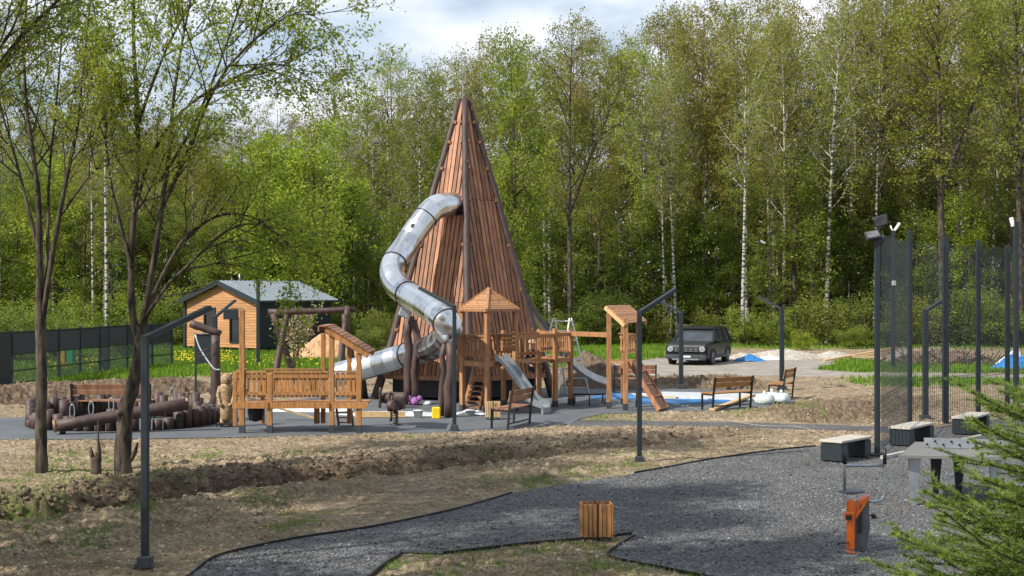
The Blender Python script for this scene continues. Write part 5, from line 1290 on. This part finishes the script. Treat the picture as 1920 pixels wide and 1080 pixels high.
# purple bundle
f = Fr(777, 760); t = thing('bundle', 'purple and white bundle of cloth on the ground beside the slide posts', 'bundle', f.o)
mb = MB(); pm2 = mat('purple_cloth', (.20, .04, .25), (.42, .22, .45), 12, rough=.9)
r2 = random.Random(5)
for i in range(9): mb.lathe((r2.uniform(-.15, .15), r2.uniform(-.1, .1), r2.uniform(0, .12)), [(.05, 0), (.1, .06), (.07, .13), (.02, .16)], 9)
mb.build('cloth', pm2, t)
mb = MB()
for i in range(5): mb.lathe((.22+r2.uniform(0, .2), r2.uniform(-.1, .1), 0), [(.04, 0), (.08, .05), (.05, .1), (.01, .12)], 9)
mb.build('white_cloth', M['plastic'], t)
# low net trampoline frame behind the play set
f = Fr(1105, 762); t = thing('net_frame', 'low dark climbing net stretched on a steel frame behind the play set', 'climbing net', f.o)
mb = MB(); a, b, c, d_ = f(1076, 762), f(1134, 762), f(1130, 762, 1.2), f(1078, 762, 1.2); Zn = Vector((0, 0, .34))
for p, q in ((a, b), (b, c), (c, d_), (d_, a)): mb.tube([p+Zn, q+Zn], .02, 6)
for p in (a, b, c, d_, (a+b)/2): mb.tube([p, p+Zn], .018, 6)
mb.build('frame', M['black'], t)
mb = MB()
for i in range(12): k = i/11; mb.bar(a.lerp(b, k)+Zn, d_.lerp(c, k)+Zn, .012, .012); mb.bar(a.lerp(d_, k)+Zn, b.lerp(c, k)+Zn, .012, .012)
mb.build('net', M['black'], t)
# broken stump and twig by the left trees
f = Fr(180, 893); t = thing('tree_stump', 'thin splintered stump between the two left trees', 'stump', f.o)
mb = MB(); r3 = random.Random(9)
mb.tube([(0, 0, -.05), (.01, 0, .12), (.0, 0, .28), (-.01, 0, .34)], [.12, .09, .085, .07], 9, wob=.15, rng=r3); mb.tube([(-.05, 0, .3), (-.08, 0, .42), (-.09, 0, .52)], [.045, .03, .008], 6); mb.tube([(.05, 0, .25), (.05, 0, .45), (.04, 0, .62), (.03, 0, .95)], [.05, .04, .018, .006], 6); mb.tube([(0, .03, .28), (-.01, .04, .4)], [.04, .008], 5)
mb.build('wood', M['barkdk'], t)
# white cord over the right lawn
mb = MB(); mb.tube(spline([G(1255, 756, .03), G(1300, 765, .03), G(1330, 780, .05), G(1420, 797, .04), G(1500, 800, .05), G(1550, 820, .04)], 6), .005, 5); tag(mb.build('cord', M['concrete']), 'thin white cord lying across the soil on the right', 'cord')

# ------------------------------------------------------------------ trees
def perp(d, rng):
    a = Vector((rng.gauss(0, 1), rng.gauss(0, 1), rng.gauss(0, 1))); a = a-d*a.dot(d); return a.normalized()
def limb(p, d, L, n, jit, trop, rng):
    pts = [Vector(p)]; d = Vector(d).normalized()
    for i in range(n):
        d = (d+Vector((rng.gauss(0, jit), rng.gauss(0, jit), rng.gauss(0, jit)+trop))).normalized(); pts.append(pts[-1]+d*(L/n))
    return pts
def at_(pts, t):
    k = t*(len(pts)-1); i = min(int(k), len(pts)-2); return pts[i].lerp(pts[i+1], k-i), (pts[i+1]-pts[i]).normalized()
def sprout(pts, r0, r1, lv, S, rng, B, Lf):
    """S: one dict per level: n, t0, L, ang, jit, trop, taper"""
    if lv >= len(S): return
    s = S[lv]; plen = sum((b-a).length for a, b in zip(pts[:-1], pts[1:]))
    n = s['n'] if lv == 0 else max(1, int(s['n']*min(1.5, plen/s.get('ref', plen))+.5))
    for i in range(n):
        t = s['t0']+(1-s['t0'])*((i+rng.random())/n); p, d = at_(pts, min(t, .995))
        sh = s['shape'](t) if 'shape' in s else (1.1-.6*t)
        L = s['L']*sh*rng.uniform(.7, 1.25); a = R(s['ang']+rng.uniform(-14, 14)); q = perp(d, rng)
        if 'flat' in s: q = (q+Vector((0, 0, s['flat']))).normalized()
        dd = d*math.cos(a)+q*math.sin(a); rr = (r0+(r1-r0)*t); cr = min(rr*.75, max(.004, s['r']*sh))
        bp = limb(p, dd, L, s.get('seg', 4), s['jit'], s['trop'], rng)
        if lv < len(S)-S[-1].get('skip', 0): B.append((bp, cr, cr*.35, s.get('side', 4)))
        if s.get('leaf'): Lf.append((bp, s['leaf'], s['spread']))
        sprout(bp, cr, cr*.35, lv+1, S, rng, B, Lf)
def wood(B, mb):
    for pts, a, b, n in B:
        k = len(pts); mb.tube(pts, [a+(b-a)*i/(k-1) for i in range(k)], n, cap=False)
def leaves(Lf, size, seed, mats, name='crown', parent=None, aspect=.62, droop=.3, weights=None):
    g = np.random.RandomState(seed); C = []
    for bp, n, sp in Lf:
        P = np.array([tuple(p) for p in bp]); m = int(n) if n >= 1 else int(g.rand() < n)
        t = g.rand(m)*(len(P)-1); i = np.minimum(t.astype(int), len(P)-2); f = (t-i)[:, None]
        C.append(P[i]*(1-f)+P[i+1]*f+g.randn(m, 3)*sp)
    C = np.concatenate(C); n = len(C); s = size*(.6+.8*g.rand(n, 1))
    u = g.randn(n, 3); u[:, 2] -= droop; u /= np.linalg.norm(u, axis=1, keepdims=True)
    w = g.randn(n, 3); w -= u*(w*u).sum(1, keepdims=True); w /= np.linalg.norm(w, axis=1, keepdims=True)
    V = np.stack([C-u*s*.5, C+w*s*.5*aspect, C+u*s*.5, C-w*s*.5*aspect], 1).reshape(-1, 3)
    q = np.arange(4*n).reshape(n, 4)
    mi = None
    if isinstance(mats, (list, tuple)) and weights: mi = g.choice(len(mats), n, p=weights)
    return np_mesh(name, V, q, mats, parent, mi=mi)

def birch(seed, H=20, lean=(0, 0), r=.16, first=.38, dens=1.0, leafm='leaf_birch', size=.13, bark='birch', nb=34, spread=.13, crownw=1.0, nm='birch_tree', bare=1.0, fork=False):
    rng = random.Random(seed); t = thing(nm, None, None); B = []; Lf = []
    n = 12; pts = [Vector((0, 0, -.1))]; dx, dy = lean
    for i in range(n):
        k = (i+1)/n; pts.append(Vector((dx*H*k+math.sin(k*3+seed)*.16, dy*H*k+math.cos(k*2.3+seed)*.15, H*k)))
    B.append((pts, r, .018, 8))
    stems = [(pts, r)]
    if fork:
        p, d = at_(pts, .42); fp = limb(p, (rng.choice((-1, 1))*.35, rng.uniform(-.3, .3), 1), H*.5, 8, .05, .06, rng); B.append((fp, r*.6, .015, 6)); stems.append((fp, r*.6))
    shape = lambda t: max(.18, math.sin(math.pi*min(1, (t-first*.6)/(1.08-first*.6))**.9)**.75)
    S = [dict(n=nb, t0=first, L=3.5*crownw*H/20, ang=48, jit=.10, trop=.10, r=.04, side=4, seg=5, shape=shape),
         dict(n=6, t0=.2, L=1.35*crownw, ang=42, jit=.14, trop=-.10, r=.014, side=3, seg=4, ref=3),
         dict(n=4, t0=.15, L=.95, ang=40, jit=.12, trop=-.24, r=.007, side=3, seg=3, leaf=13*dens*bare, spread=spread, ref=1.2)]
    for sp, sr in stems: 
        S0 = [dict(S[0], n=int(nb*(1 if sp is pts else .45)), t0=first if sp is pts else .2)]+S[1:]
        sprout(sp, sr, .018, 0, S0, rng, B, Lf)
    mb = MB(); wood(B, mb); mb.build('trunk', M[bark], t)
    lm = leafm if isinstance(leafm, (list, tuple)) else [leafm]
    leaves(Lf, size, seed, [M[a] for a in lm], 'crown', t, droop=.6)
    t['H'] = H
    return t
def maple(seed, H=16, leafm='leaf_lime', size=.17, w=1.0, nb=40, dens=1.0, nm='maple_tree'):
    rng = random.Random(seed); t = thing(nm, None, None); B = []; Lf = []
    pts = [Vector((0, 0, -.1))]+[Vector((math.sin(i*.8+seed)*.12, math.cos(i*.7+seed)*.12, H*(i+1)/10)) for i in range(10)]
    B.append((pts, .16, .02, 8))
    S = [dict(n=nb, t0=.12, L=3.4*w, ang=55, jit=.11, trop=.09, r=.04, side=4, seg=5, shape=lambda t: max(.16, math.sin(math.pi*(.18+.8*t)))),
         dict(n=6, t0=.15, L=1.4*w, ang=45, jit=.15, trop=.02, r=.015, side=3, seg=4, ref=3, leaf=6*dens, spread=.2),
         dict(n=4, t0=.15, L=.75, ang=45, jit=.15, trop=-.02, r=.007, side=3, seg=3, leaf=13*dens, spread=.2, ref=1.2)]
    sprout(pts, .16, .02, 0, S, rng, B, Lf); mb = MB(); wood(B, mb); mb.build('trunk', M['barkdk'], t)
    leaves(Lf, size, seed, [M[leafm]], 'crown', t, droop=.2); t['H'] = H; return t
def shrub(seed, H=3.5, leafm='leaf_green', size=.12, dens=1.0, nm='shrub'):
    rng = random.Random(seed); t = thing(nm, None, None); B = []; Lf = []
    for k in range(9):
        a = rng.uniform(0, 6.28); sp = limb((math.cos(a)*.25, math.sin(a)*.25, -.05), (math.cos(a)*.35, math.sin(a)*.35, 1), H*rng.uniform(.6, 1), 6, .09, .03, rng); B.append((sp, .03, .008, 4))
        S = [dict(n=9, t0=.1, L=1.0*H/3.5, ang=50, jit=.14, trop=.03, r=.012, side=3, seg=4, leaf=16*dens, spread=.15), dict(n=4, t0=.2, L=.6, ang=45, jit=.14, trop=0, r=.006, side=3, seg=3, leaf=14*dens, spread=.14, ref=.9)]
        sprout(sp, .03, .008, 0, S, rng, B, Lf)
    mb = MB(); wood(B, mb); mb.build('stems', M['barkdk'], t); leaves(Lf, size, seed, [M[leafm]], 'foliage', t, droop=.1); t['H'] = H; return t

protos = {}
def put(kind, px, d, top, label, cat, group=None, rz=None, lean=0, sx=1.0, rr=[random.Random(77)]):
    """place a tree of the given kind: foot at photo column px and distance d, tip at photo row top"""
    src, used = protos[kind]
    t = src if not used else copy_tree(src); protos[kind][1] = True
    H = Z(top+20, d); s = H/src['H']; rng = rr[0]
    t.location = (X(px, d), d, 0); t.rotation_euler = (0, R(lean), rz if rz is not None else rng.uniform(0, 6.28)); t.scale = (s*sx, s*sx, s)
    t['label'] = label; t['category'] = cat
    if group: t['group'] = group
    elif 'group' in t.keys(): del t['group']
    return t
def P_(k, o): protos[k] = [o, False]
P_('b1', birch(1, leafm='leaf_birch')); P_('b2', birch(2, leafm=['leaf_birch'], first=.45, nb=30)); P_('b3', birch(3, leafm='leaf_olive', nb=36)); P_('b4', birch(4, leafm='leaf_brown', dens=.75, nb=34))
P_('b5', birch(5, leafm='leaf_lime', first=.3)); P_('b6', birch(6, leafm='leaf_birch', bark='bark', fork=True, r=.2)); P_('b7', birch(7, leafm='leaf_olive', bark='bark', first=.3, crownw=1.1)); P_('b8', birch(8, leafm='leaf_brown', bare=.25, bark='bark', nb=34))
P_('g1', birch(9, leafm='leaf_green', bark='barkdk', first=.2, nm='forest_tree', nb=40, size=.14)); P_('g2', maple(10, leafm='leaf_lime')); P_('g3', maple(11, leafm='leaf_green', nb=44)); P_('g4', maple(12, H=14, leafm='leaf_lime', w=1.15, size=.18))
P_('s1', shrub(20)); P_('s2', shrub(21, leafm='leaf_dark')); P_('s3', shrub(22, leafm='leaf_lime')); P_('s4', shrub(23, leafm='leaf_birch', dens=.7))
P_('w1', birch(30, leafm='leaf_birch', first=.5, nb=26, dens=.8)); P_('w2', birch(31, leafm='leaf_birch', first=.42, nb=28, dens=.8)); P_('w3', birch(32, leafm='leaf_olive', first=.46, nb=26, dens=.7, r=.13))

# trees whose stems one can tell apart
FT = [
 ('w1', 1393, 84, 60, 0, 'straight white birch with a bare lower stem right of the parked car', 1.0),
 ('w2', 1550, 86, 30, -4.0, 'white birch leaning left, between the right lamp post and the floodlight pole', 1.0),
 ('w3', 1642, 87, 20, -2.6, 'thin white birch leaning left just behind the floodlight pole', .8),
 ('w3', 1243, 85, 150, -1.0, 'thin pale birch behind the bonnet of the parked car', .8),
 ('w2', 1272, 86, 120, -4.5, 'slender birch leaning left behind the roof of the parked car', .8),
 ('b6', 1070, 84, 45, -.4, 'large grey forked birch behind the white step ladder', 1.0),
 ('b6', 1765, 82, -60, 0, 'thick pale forked tree behind the court fence', 1.3),
 ('b1', 1656, 90, -20, 0, 'dark straight birch directly right of the floodlights', .9),
 ('w1', 1872, 88, 0, 1.0, 'thin white birch behind the right half of the court fence', .8),
 ('b6', 1908, 80, -90, 0, 'tall tree at the right edge of the picture', 1.1),
 ('b3', 1470, 88, 60, .5, 'bushy olive birch behind the far right lamp post', 1.0),
 ('g2', 962, 80, 55, 0, 'bright lime-green maple directly right of the slide tower tip', .75),
 ('b4', 1080, 96, 35, 0, 'brownish budding birch whose round top rises right of the tower', 1.0),
 ('g1', 1462, 92, 40, 0, 'dense green tree of conical shape behind the right lamp post', .7),
 ('b2', 196, 78, 60, 0, 'birch with a pale stem behind the left end of the dark fence', .9),
 ('w3', 172, 84, 100, 0, 'thinner birch left of the pale birch behind the dark fence', .8),
 ('g4', 585, 82, 225, 0, 'lime-green maple rising behind the cabin roof', 1.25),
 ('g4', 500, 84, 245, 0, 'broad fresh green maple behind the cabin gable', 1.2),
 ('g3', 660, 84, 330, 0, 'dense green maple right of the cabin', 1.1),
 ('b8', 622, 100, 110, 0, 'almost leafless grey tree rising above the maples right of the cabin', 1.0),
 ('b3', 870, 95, 105, 0, 'olive birch directly behind the tip of the slide tower', 1.0),
 ('b1', 790, 88, 140, 0, 'yellow-green birch directly above the upper bend of the tube slide', 1.0),
 ('b5', 730, 92, 100, 0, 'light green birch left of the tube slide', 1.0),
]
for k, px, d, top, le, lab, s in FT: put(k, px, d, top, lab, 'tree', lean=le, sx=s)
# the mass of the forest, tree by tree: (kinds, columns, distance, skyline rows)
sky_x = [-400, 0, 300, 560, 620, 690, 760, 850, 930, 1000, 1060, 1120, 1180, 1240, 1290, 1340, 1420, 1540, 1600, 1700, 1920, 2300]
sky_y = [150, 190, 200, 190, 185, 130, 95, 110, 50, 90, 42, 70, 50, 0, 0, -20, -50, 20, -60, -90, -90, -90]
rf = random.Random(42)
rows = [(93, 62, ['b1', 'b3', 'b5', 'g1', 'b2', 'b7'], 40, 120), (102, 66, ['b1', 'b2', 'b3', 'b4', 'b6', 'b8', 'b7'], 8, 60), (113, 70, ['b3', 'b4', 'b8', 'b1', 'b7', 'b8'], -10, 35), (126, 84, ['b3', 'b7', 'b4', 'b8'], 0, 50)]
LM = [(-40, "the picture's left edge"), (480, 'the cabin corner pole'), (872, 'the slide tower tip'), (1175, 'the lean-to tower'), (1305, 'the parked car'), (1465, 'the farthest bench'), (1645, 'the floodlight pole'), (1834, 'the middle of the court fence'), (1985, "the picture's right edge")]
OR = ['first', 'second', 'third', 'fourth', 'fifth', 'sixth', 'seventh', 'eighth', 'ninth', 'tenth', 'eleventh', 'twelfth', 'thirteenth', 'fourteenth', 'fifteenth', 'sixteenth', 'seventeenth', 'eighteenth', 'nineteenth', 'twentieth']
def number(items, what):
    # items: (column, object); each gets its place counted from the next landmark on its left
    cnt = {}
    for px, o in sorted(items, key=lambda q: q[0]):
        if px < -40: n_, s_ = 'beyond', "the picture's left edge"
        else: n_, s_ = 'right of', [b for a, b in LM if a <= px][-1]
        k = cnt.get((n_, s_), 0); cnt[(n_, s_)] = k+1
        o['label'] = '%s %s %s %s' % (OR[min(k, 19)], what, n_, s_)
labs = ['birch in the front rank of the forest behind the playground', 'birch in the second rank of the forest behind the playground', 'birch in the depth of the forest, only its top in view', 'hazy birch in the rearmost rank of the forest']
for ri, (d0, stp, kinds, lo, hi) in enumerate(rows):
    px = -330+rf.uniform(0, 40) if ri > 0 else -260; acc = []
    while px < 2260:
        d = d0+rf.uniform(-4, 4); base = float(np.interp(px, sky_x, sky_y)); k = rf.choice(kinds)
        if 1525 < px < 1570 and ri < 3: base += 70
        top = base+rf.uniform(lo, hi)
        if ri == 0 and 1100 < px: top += 0
        acc.append((px, d)); o_ = put(k, px, d, top, labs[ri], 'tree', 'forest trees massed behind the playground', lean=rf.uniform(-1.5, 1.5), sx=rf.uniform(.85, 1.15)); acc[-1] = (px, o_)
        px += stp*rf.uniform(.75, 1.25)
    if ri < 2: number(acc, ('front-rank forest birch', 'second-rank forest birch')[ri])
# lower trees filling the foot of the forest
px = -300; acc = []
while px < 2250:
    d = rf.uniform(86, 92); k = rf.choice(['g3', 'g1', 'g2', 'g3', 'b5', 'g1']) if px > 640 else rf.choice(['g3', 'g2', 'g1'])
    acc.append((px, put(k, px, d, rf.uniform(250, 400), 'young broadleaf tree filling the foot of the forest', 'tree', 'young trees at the foot of the forest', sx=rf.uniform(1.2, 1.7)))); px += rf.uniform(32, 55)
number(acc, 'young broadleaf at the forest foot')
px = -280; acc = []
while px < 2250:
    d = rf.uniform(79.5, 85); k = rf.choice(['s1', 's2', 's2', 's1', 's4', 's3', 's4'])
    if not (1230 < px < 1380 and d < 81): acc.append((px, put(k, px, d, rf.uniform(515, 595), 'leafy shrub at the forest edge', 'shrub', 'shrubs along the forest edge', sx=rf.uniform(1, 1.5))))
    px += rf.uniform(24, 40)
number(acc, 'forest-edge shrub')
for px, d, top, k, lab in ((1510, 76, 598, 's3', 'bright low shrub behind the far right bench'), (1588, 78, 590, 's1', 'low green shrub between the leaning birches'), (690, 70, 590, 's2', 'dark green shrub beside the cabin back corner'), (640, 80, 540, 's1', 'tall green shrub behind the cabin back corner'), (120, 66, 560, 's1', 'green shrub behind the dark fence, left part'), (240, 68, 575, 's2', 'dark shrub behind the dark fence near the cabin'), (30, 64, 560, 's2', 'dark shrub behind the dark fence at the left edge')):
    put(k, px, d, top, lab, 'shrub', sx=1.4)
# far wood behind everything
g = np.random.RandomState(3); n = 190000; a = (g.rand(n)-.5)*1.15; dd = 134+g.rand(n)*14; x = a*dd; z = g.rand(n)**1.25*19*(1-.25*np.abs(np.sin(x*.11+1)))
P = np.stack([x, dd, z], 1); Lf = [([tuple(p), tuple(p)], 1, 0)for p in P[:1]]
s = .62*(.6+.8*g.rand(n, 1)); u = g.randn(n, 3); u /= np.linalg.norm(u, axis=1, keepdims=True); w = g.randn(n, 3); w -= u*(w*u).sum(1, keepdims=True); w /= np.linalg.norm(w, axis=1, keepdims=True)
V = np.stack([P-u*s*.5, P+w*s*.3, P+u*s*.5, P-w*s*.3], 1).reshape(-1, 3)
tag(np_mesh('far_wood', V, np.arange(4*n).reshape(n, 4), M['leaf_dark']), 'dark leafy depth of the wood behind the last trees', 'wood', kind='stuff')

# ------------------------------------------------------------------ the two trees in the left foreground, with a companion off to the left
def nearTree(name, label, base, stems, seed, S, leafm, size, dens=1.0):
    o = G(*base); t = thing(name, label, 'tree', o); rng = random.Random(seed); B = []; Lf = []
    for pts, r0, r1, lv in stems:
        P = [W(a, b, o.y+c)-Vector(o) if not isinstance(a, Vector) else a for a, b, c in pts]; P = spline(P, 4); r0 *= .9; r1 *= .8
        B.append((P, r0, r1, 10)); 
        if lv is not None: sprout(P, r0, r1, lv, S, rng, B, Lf)
    mb = MB(); 
    for pts, a, b, n in B:
        k = len(pts); mb.tube(pts, [a+(b-a)*i/(k-1) for i in range(k)], n, cap=False, wob=.13 if n > 8 else 0, rng=rng)
    mb.build('trunk', M['bark'], t)
    leaves(Lf, size, seed, [M[leafm]] if isinstance(leafm, str) else [M[a] for a in leafm], 'crown', t, aspect=.5, droop=.2)
    return t
SN = [dict(n=9, t0=.35, L=1.9, ang=36, jit=.07, trop=.05, r=.017, side=6, seg=6, shape=lambda t: 1.15-.55*t),
      dict(n=7, t0=.15, L=1.05, ang=38, jit=.09, trop=.03, r=.013, side=4, seg=5, ref=1.9, leaf=14, spread=.06),
      dict(n=5, t0=.1, L=.5, ang=42, jit=.1, trop=.0, r=.006, side=3, seg=4, ref=1.0, leaf=14, spread=.055)]
ST = [dict(SN[0], n=10)]+SN[1:]
nearTree('willow_tree', 'leaning forked tree with cracked bark in the left foreground, right of the splintered stump', (232, 892),
  [([(232, 897, 0), (230, 850, 0), (236, 770, 0), (250, 720, 0), (262, 660, .0), (262, 610, 0)], .17, .12, None),
   ([(262, 640, 0), (248, 585, 0), (246, 500, .1), (250, 420, .1), (258, 300, .2), (255, 180, .1), (250, 60, .1), (252, -60, 0), (246, -160, 0)], .08, .02, 0),
   ([(264, 640, 0), (276, 560, 0), (292, 470, -.1), (304, 380, -.2), (318, 280, -.3), (326, 180, -.5), (345, 60, -.6), (370, -60, -.8)], .075, .015, 0),
   ([(268, 620, 0), (285, 560, .1), (330, 470, .3), (365, 430, .4), (420, 402, .5), (480, 410, .7), (530, 450, .8)], .05, .012, 0),
   ([(270, 600, 0), (310, 540, -.2), (350, 500, -.3), (430, 430, -.5), (500, 425, -.7), (560, 480, -.8)], .04, .01, 0),
   ([(246, 500, 0), (228, 430, .1), (205, 330, .2), (196, 220, .3), (190, 110, .4), (170, -20, .5)], .04, .012, 0),
   ([(252, 400, 0), (280, 300, .2), (340, 210, .3), (430, 150, .4), (520, 120, .5), (590, 150, .5)], .042, .01, 0),
   ([(304, 390, 0), (350, 290, -.2), (400, 170, -.4), (460, 90, -.4), (540, 30, -.4), (590, 20, -.3)], .042, .01, 0),
   ([(256, 240, 0), (300, 120, .2), (350, 20, .3), (420, -70, .3)], .035, .01, 0),
   ([(300, 340, 0), (370, 220, .5), (440, 40, .6), (470, -60, .6)], .035, .01, 0),
   ([(238, 870, 0), (252, 850, -.05), (258, 830, -.1)], .07, .02, None),
   ([(236, 800, 0), (226, 790, -.1), (222, 775, -.12)], .05, .02, None),
   ([(262, 610, 0), (300, 560, -.6), (370, 545, -1), (420, 520, -1.2)], .025, .008, None)], 5, SN, ['leaf_lime'], .07)
nearTree('willow_tree', 'straight slim tree in the left foreground, left of the splintered stump', (76, 888),
  [([(78, 894, 0), (77, 800, 0), (78, 690, 0), (76, 600, 0), (74, 540, 0)], .125, .10, None),
   ([(76, 560, 0), (74, 470, 0), (72, 380, 0), (62, 290, .1), (50, 200, .1), (45, 80, 0), (55, -60, 0)], .075, .015, 0),
   ([(80, 600, 0), (95, 500, -.1), (112, 400, -.2), (130, 310, -.2), (146, 220, -.3), (160, 90, -.3), (175, -50, -.3)], .06, .013, 0),
   ([(74, 480, 0), (50, 380, .2), (30, 300, .3), (0, 200, .4), (-30, 90, .4)], .04, .01, 0),
   ([(85, 570, 0), (90, 430, .3), (92, 330, .5), (105, 200, .6), (115, 60, .7), (110, -60, .7)], .04, .01, 0),
   ([(110, 410, 0), (160, 340, -.3), (200, 300, -.5), (250, 280, -.6)], .025, .008, 0)], 6, SN, ['leaf_birch'], .062)
t = nearTree('willow_tree', 'tree just outside the left edge whose twigs cross the upper left corner', (-260, 945),
  [([(-260, 950, 0), (-250, 800, 0), (-240, 650, 0)], .15, .12, None),
   ([(-240, 660, 0), (-200, 450, 0), (-120, 300, .1), (-40, 180, .1), (30, 80, .1), (110, 0, .1), (180, -60, 0)], .08, .015, 0),
   ([(-240, 660, 0), (-240, 450, 0), (-200, 250, .3), (-120, 50, .4), (-80, -150, .5)], .08, .015, 0),
   ([(-230, 500, 0), (-160, 330, -.3), (-60, 160, -.4), (20, 60, -.5), (60, -60, -.5)], .05, .012, 0),
   ([(-240, 560, 0), (-330, 350, 0), (-380, 150, 0), (-400, 0, 0)], .06, .012, 0)], 8, SN, ['leaf_lime'], .052)
# two more trees beside the photographer whose shade falls on the path
def shadeTree(x, y, H, seed, label):
    rng = random.Random(seed); t = thing('willow_tree', label, 'tree', (x, y, 0)); B = []; Lf = []
    pts = [Vector((0, 0, -.1))]+[Vector((math.sin(i*.6+seed)*.2, math.cos(i*.5+seed)*.2, H*(i+1)/8)) for i in range(8)]; B.append((pts, .17, .03, 9))
    S = [dict(n=14, t0=.5, L=3.6, ang=52, jit=.07, trop=.07, r=.05, side=5, seg=6, shape=lambda t: 1.2-.6*t)]+[dict(SN[1], L=1.5, n=6, ref=3, leaf=45, spread=.28), dict(SN[2], n=4, leaf=36, spread=.25)]
    sprout(pts, .17, .03, 0, S, rng, B, Lf); mb = MB(); wood(B, mb); mb.build('trunk', M['bark'], t); leaves(Lf, .14, seed, [M['leaf_lime']], 'crown', t)
shadeTree(-8.8, 16.8, 11, 61, 'tree outside the picture on the left that shades the gravel path')
shadeTree(-12, 18, 11, 62, 'second tree outside the picture on the left that shades the soil beside the path')

shadeTree(-7.2, 12.3, 11, 63, 'third tree outside the picture, nearest to the camera, shading the bottom of the path')
shadeTree(-13.6, 13.2, 11.5, 64, 'fourth tree outside the picture, farthest left, shading the soil at lower left')

# pale flowering sapling in front of the cabin
def sapling(px, py, top, label, seed, leafm, dens):
    o = G(px, py); t = thing('sapling', label, 'tree', o); rng = random.Random(seed); B = []; Lf = []; H = Z(top, o.y)
    for k in range(5):
        sp = limb((0, 0, 0), (rng.uniform(-.3, .3), rng.uniform(-.3, .3), 1), H*rng.uniform(.7, 1), 6, .08, .02, rng); B.append((sp, .03, .008, 4))
        sprout(sp, .03, .008, 0, [dict(n=7, t0=.35, L=.9, ang=45, jit=.1, trop=.05, r=.014, side=3, seg=4, leaf=12*dens, spread=.1), dict(n=3, t0=.2, L=.5, ang=40, jit=.1, trop=0, r=.007, side=3, seg=3, leaf=9*dens, spread=.08)], rng, B, Lf)
    mb = MB(); wood(B, mb); mb.build('stems', M['barkdk'], t); leaves(Lf, .11, seed, [M[leafm]], 'foliage', t)
sapling(548, 700, 585, 'pale flowering sapling standing in front of the dark cabin wall', 71, 'straw', 1.2)
# yellow flowers in the grass
g = np.random.RandomState(9); n = 420; px = np.concatenate([g.uniform(325, 440, n//2), g.uniform(90, 200, n//4), g.uniform(330, 600, n//4)]); py = np.concatenate([g.uniform(664, 684, n//2), g.uniform(668, 700, n//4), g.uniform(668, 692, n-n//2-n//4)])
d = F*CZ/(py-HY); x = (px-960)/F*d
lumps('dandelions', x, d, .025+.02*g.rand(len(x)), mat('flower_yellow', (.8, .62, .02), (.75, .55, .02), rough=.8), 'yellow dandelions dotted in the grass before the cabin', 'flowers', z0=.14+.06*g.rand(len(x)))

# ------------------------------------------------------------------ spruce in the right foreground
def spruce():
    D = 9.5; bx = X(2085, D); t = thing('spruce_tree', 'young green spruce reaching into the picture at the lower right corner', 'spruce', (bx, D, 0)); rng = random.Random(12)
    H = 3.02; B = [([Vector((0, 0, H*i/8)) for i in range(9)], .07, .01, 8)]; NE = []
    def twig(p, d, L, r, lv):
        n = max(3, int(L/.09)); pts = [Vector(p)]; dd = Vector(d).normalized()
        for i in range(n):
            dd = (dd+Vector((rng.gauss(0, .035), rng.gauss(0, .035), rng.gauss(0, .03)+(.028 if lv < 2 else .01)))).normalized(); pts.append(pts[-1]+dd*(L/n))
        B.append((pts, r, r*.4, 5 if lv == 0 else 4)); NE.append((pts, L, lv))
        if lv < 2:
            m = int(L/.085) if lv == 0 else int(L/.10)
            for i in range(m):
                tt = (i+.6)/m
                if lv == 0 and tt < .12: continue
                q, qd = at_(pts, min(tt, .98)); sd = qd.cross(Vector((0, 0, 1))).normalized()*(1 if i % 2 else -1)
                l2 = L*(.42 if lv == 0 else .4)*(1.08-tt)*rng.uniform(.8, 1.2)+.05
                twig(q, qd*.72+sd*.7+Vector((0, 0, rng.uniform(-.22, .12))), l2, r*.5, lv+1)
    z = .35; k = 0
    while z < H-.15:
        L = 1.44*(1-(z/H)**3)+.06
        if z < 1.2: L *= .97
        nb = 9
        for i in range(nb):
            a = 2*math.pi*i/nb+k*.9+rng.uniform(-.2, .2)
            if math.cos(a) > .55: continue
            twig((0, 0, z+rng.uniform(-.06, .06)), (math.cos(a), math.sin(a), rng.uniform(-.12, .18)), L*rng.uniform(.85, 1.15), .012, 0)
        z += .185; k += 1
    mb = MB(); wood(B, mb); mb.build('trunk', M['barkdk'], t)
    g = np.random.RandomState(4); V = []
    for pts, L, lv in NE:
        n = int(L/.0019); P = np.array([tuple(p) for p in pts]); tt = g.rand(n)*(len(P)-1); i = np.minimum(tt.astype(int), len(P)-2); f = (tt-i)[:, None]
        C = P[i]*(1-f)+P[i+1]*f; ax = P[i+1]-P[i]; ax /= np.linalg.norm(ax, axis=1, keepdims=True)
        q = g.randn(n, 3); q -= ax*(q*ax).sum(1, keepdims=True); q /= np.linalg.norm(q, axis=1, keepdims=True)
        d = ax*.75+q*.8; d[:, 2] += .12; d /= np.linalg.norm(d, axis=1, keepdims=True); ln = .027+.017*g.rand(n, 1)
        w = np.cross(d, g.randn(n, 3)); w /= np.linalg.norm(w, axis=1, keepdims=True)
        V.append(np.stack([C-w*.0024, C+w*.0024, C+d*ln], 1))
    V = np.concatenate(V).reshape(-1, 3); np_mesh('needles', V, np.arange(len(V)).reshape(-1, 3), M['needle'], t)
    print('needles', len(V)//3)
spruce()
# any proto never placed is removed
for k, (o, used) in protos.items():
    if not used:
        for c in list(o.children): bpy.data.objects.remove(c)
        bpy.data.objects.remove(o)
    elif 'H' in o.keys(): del o['H']
for o in list(bpy.data.objects):
    if 'H' in o.keys(): del o['H']
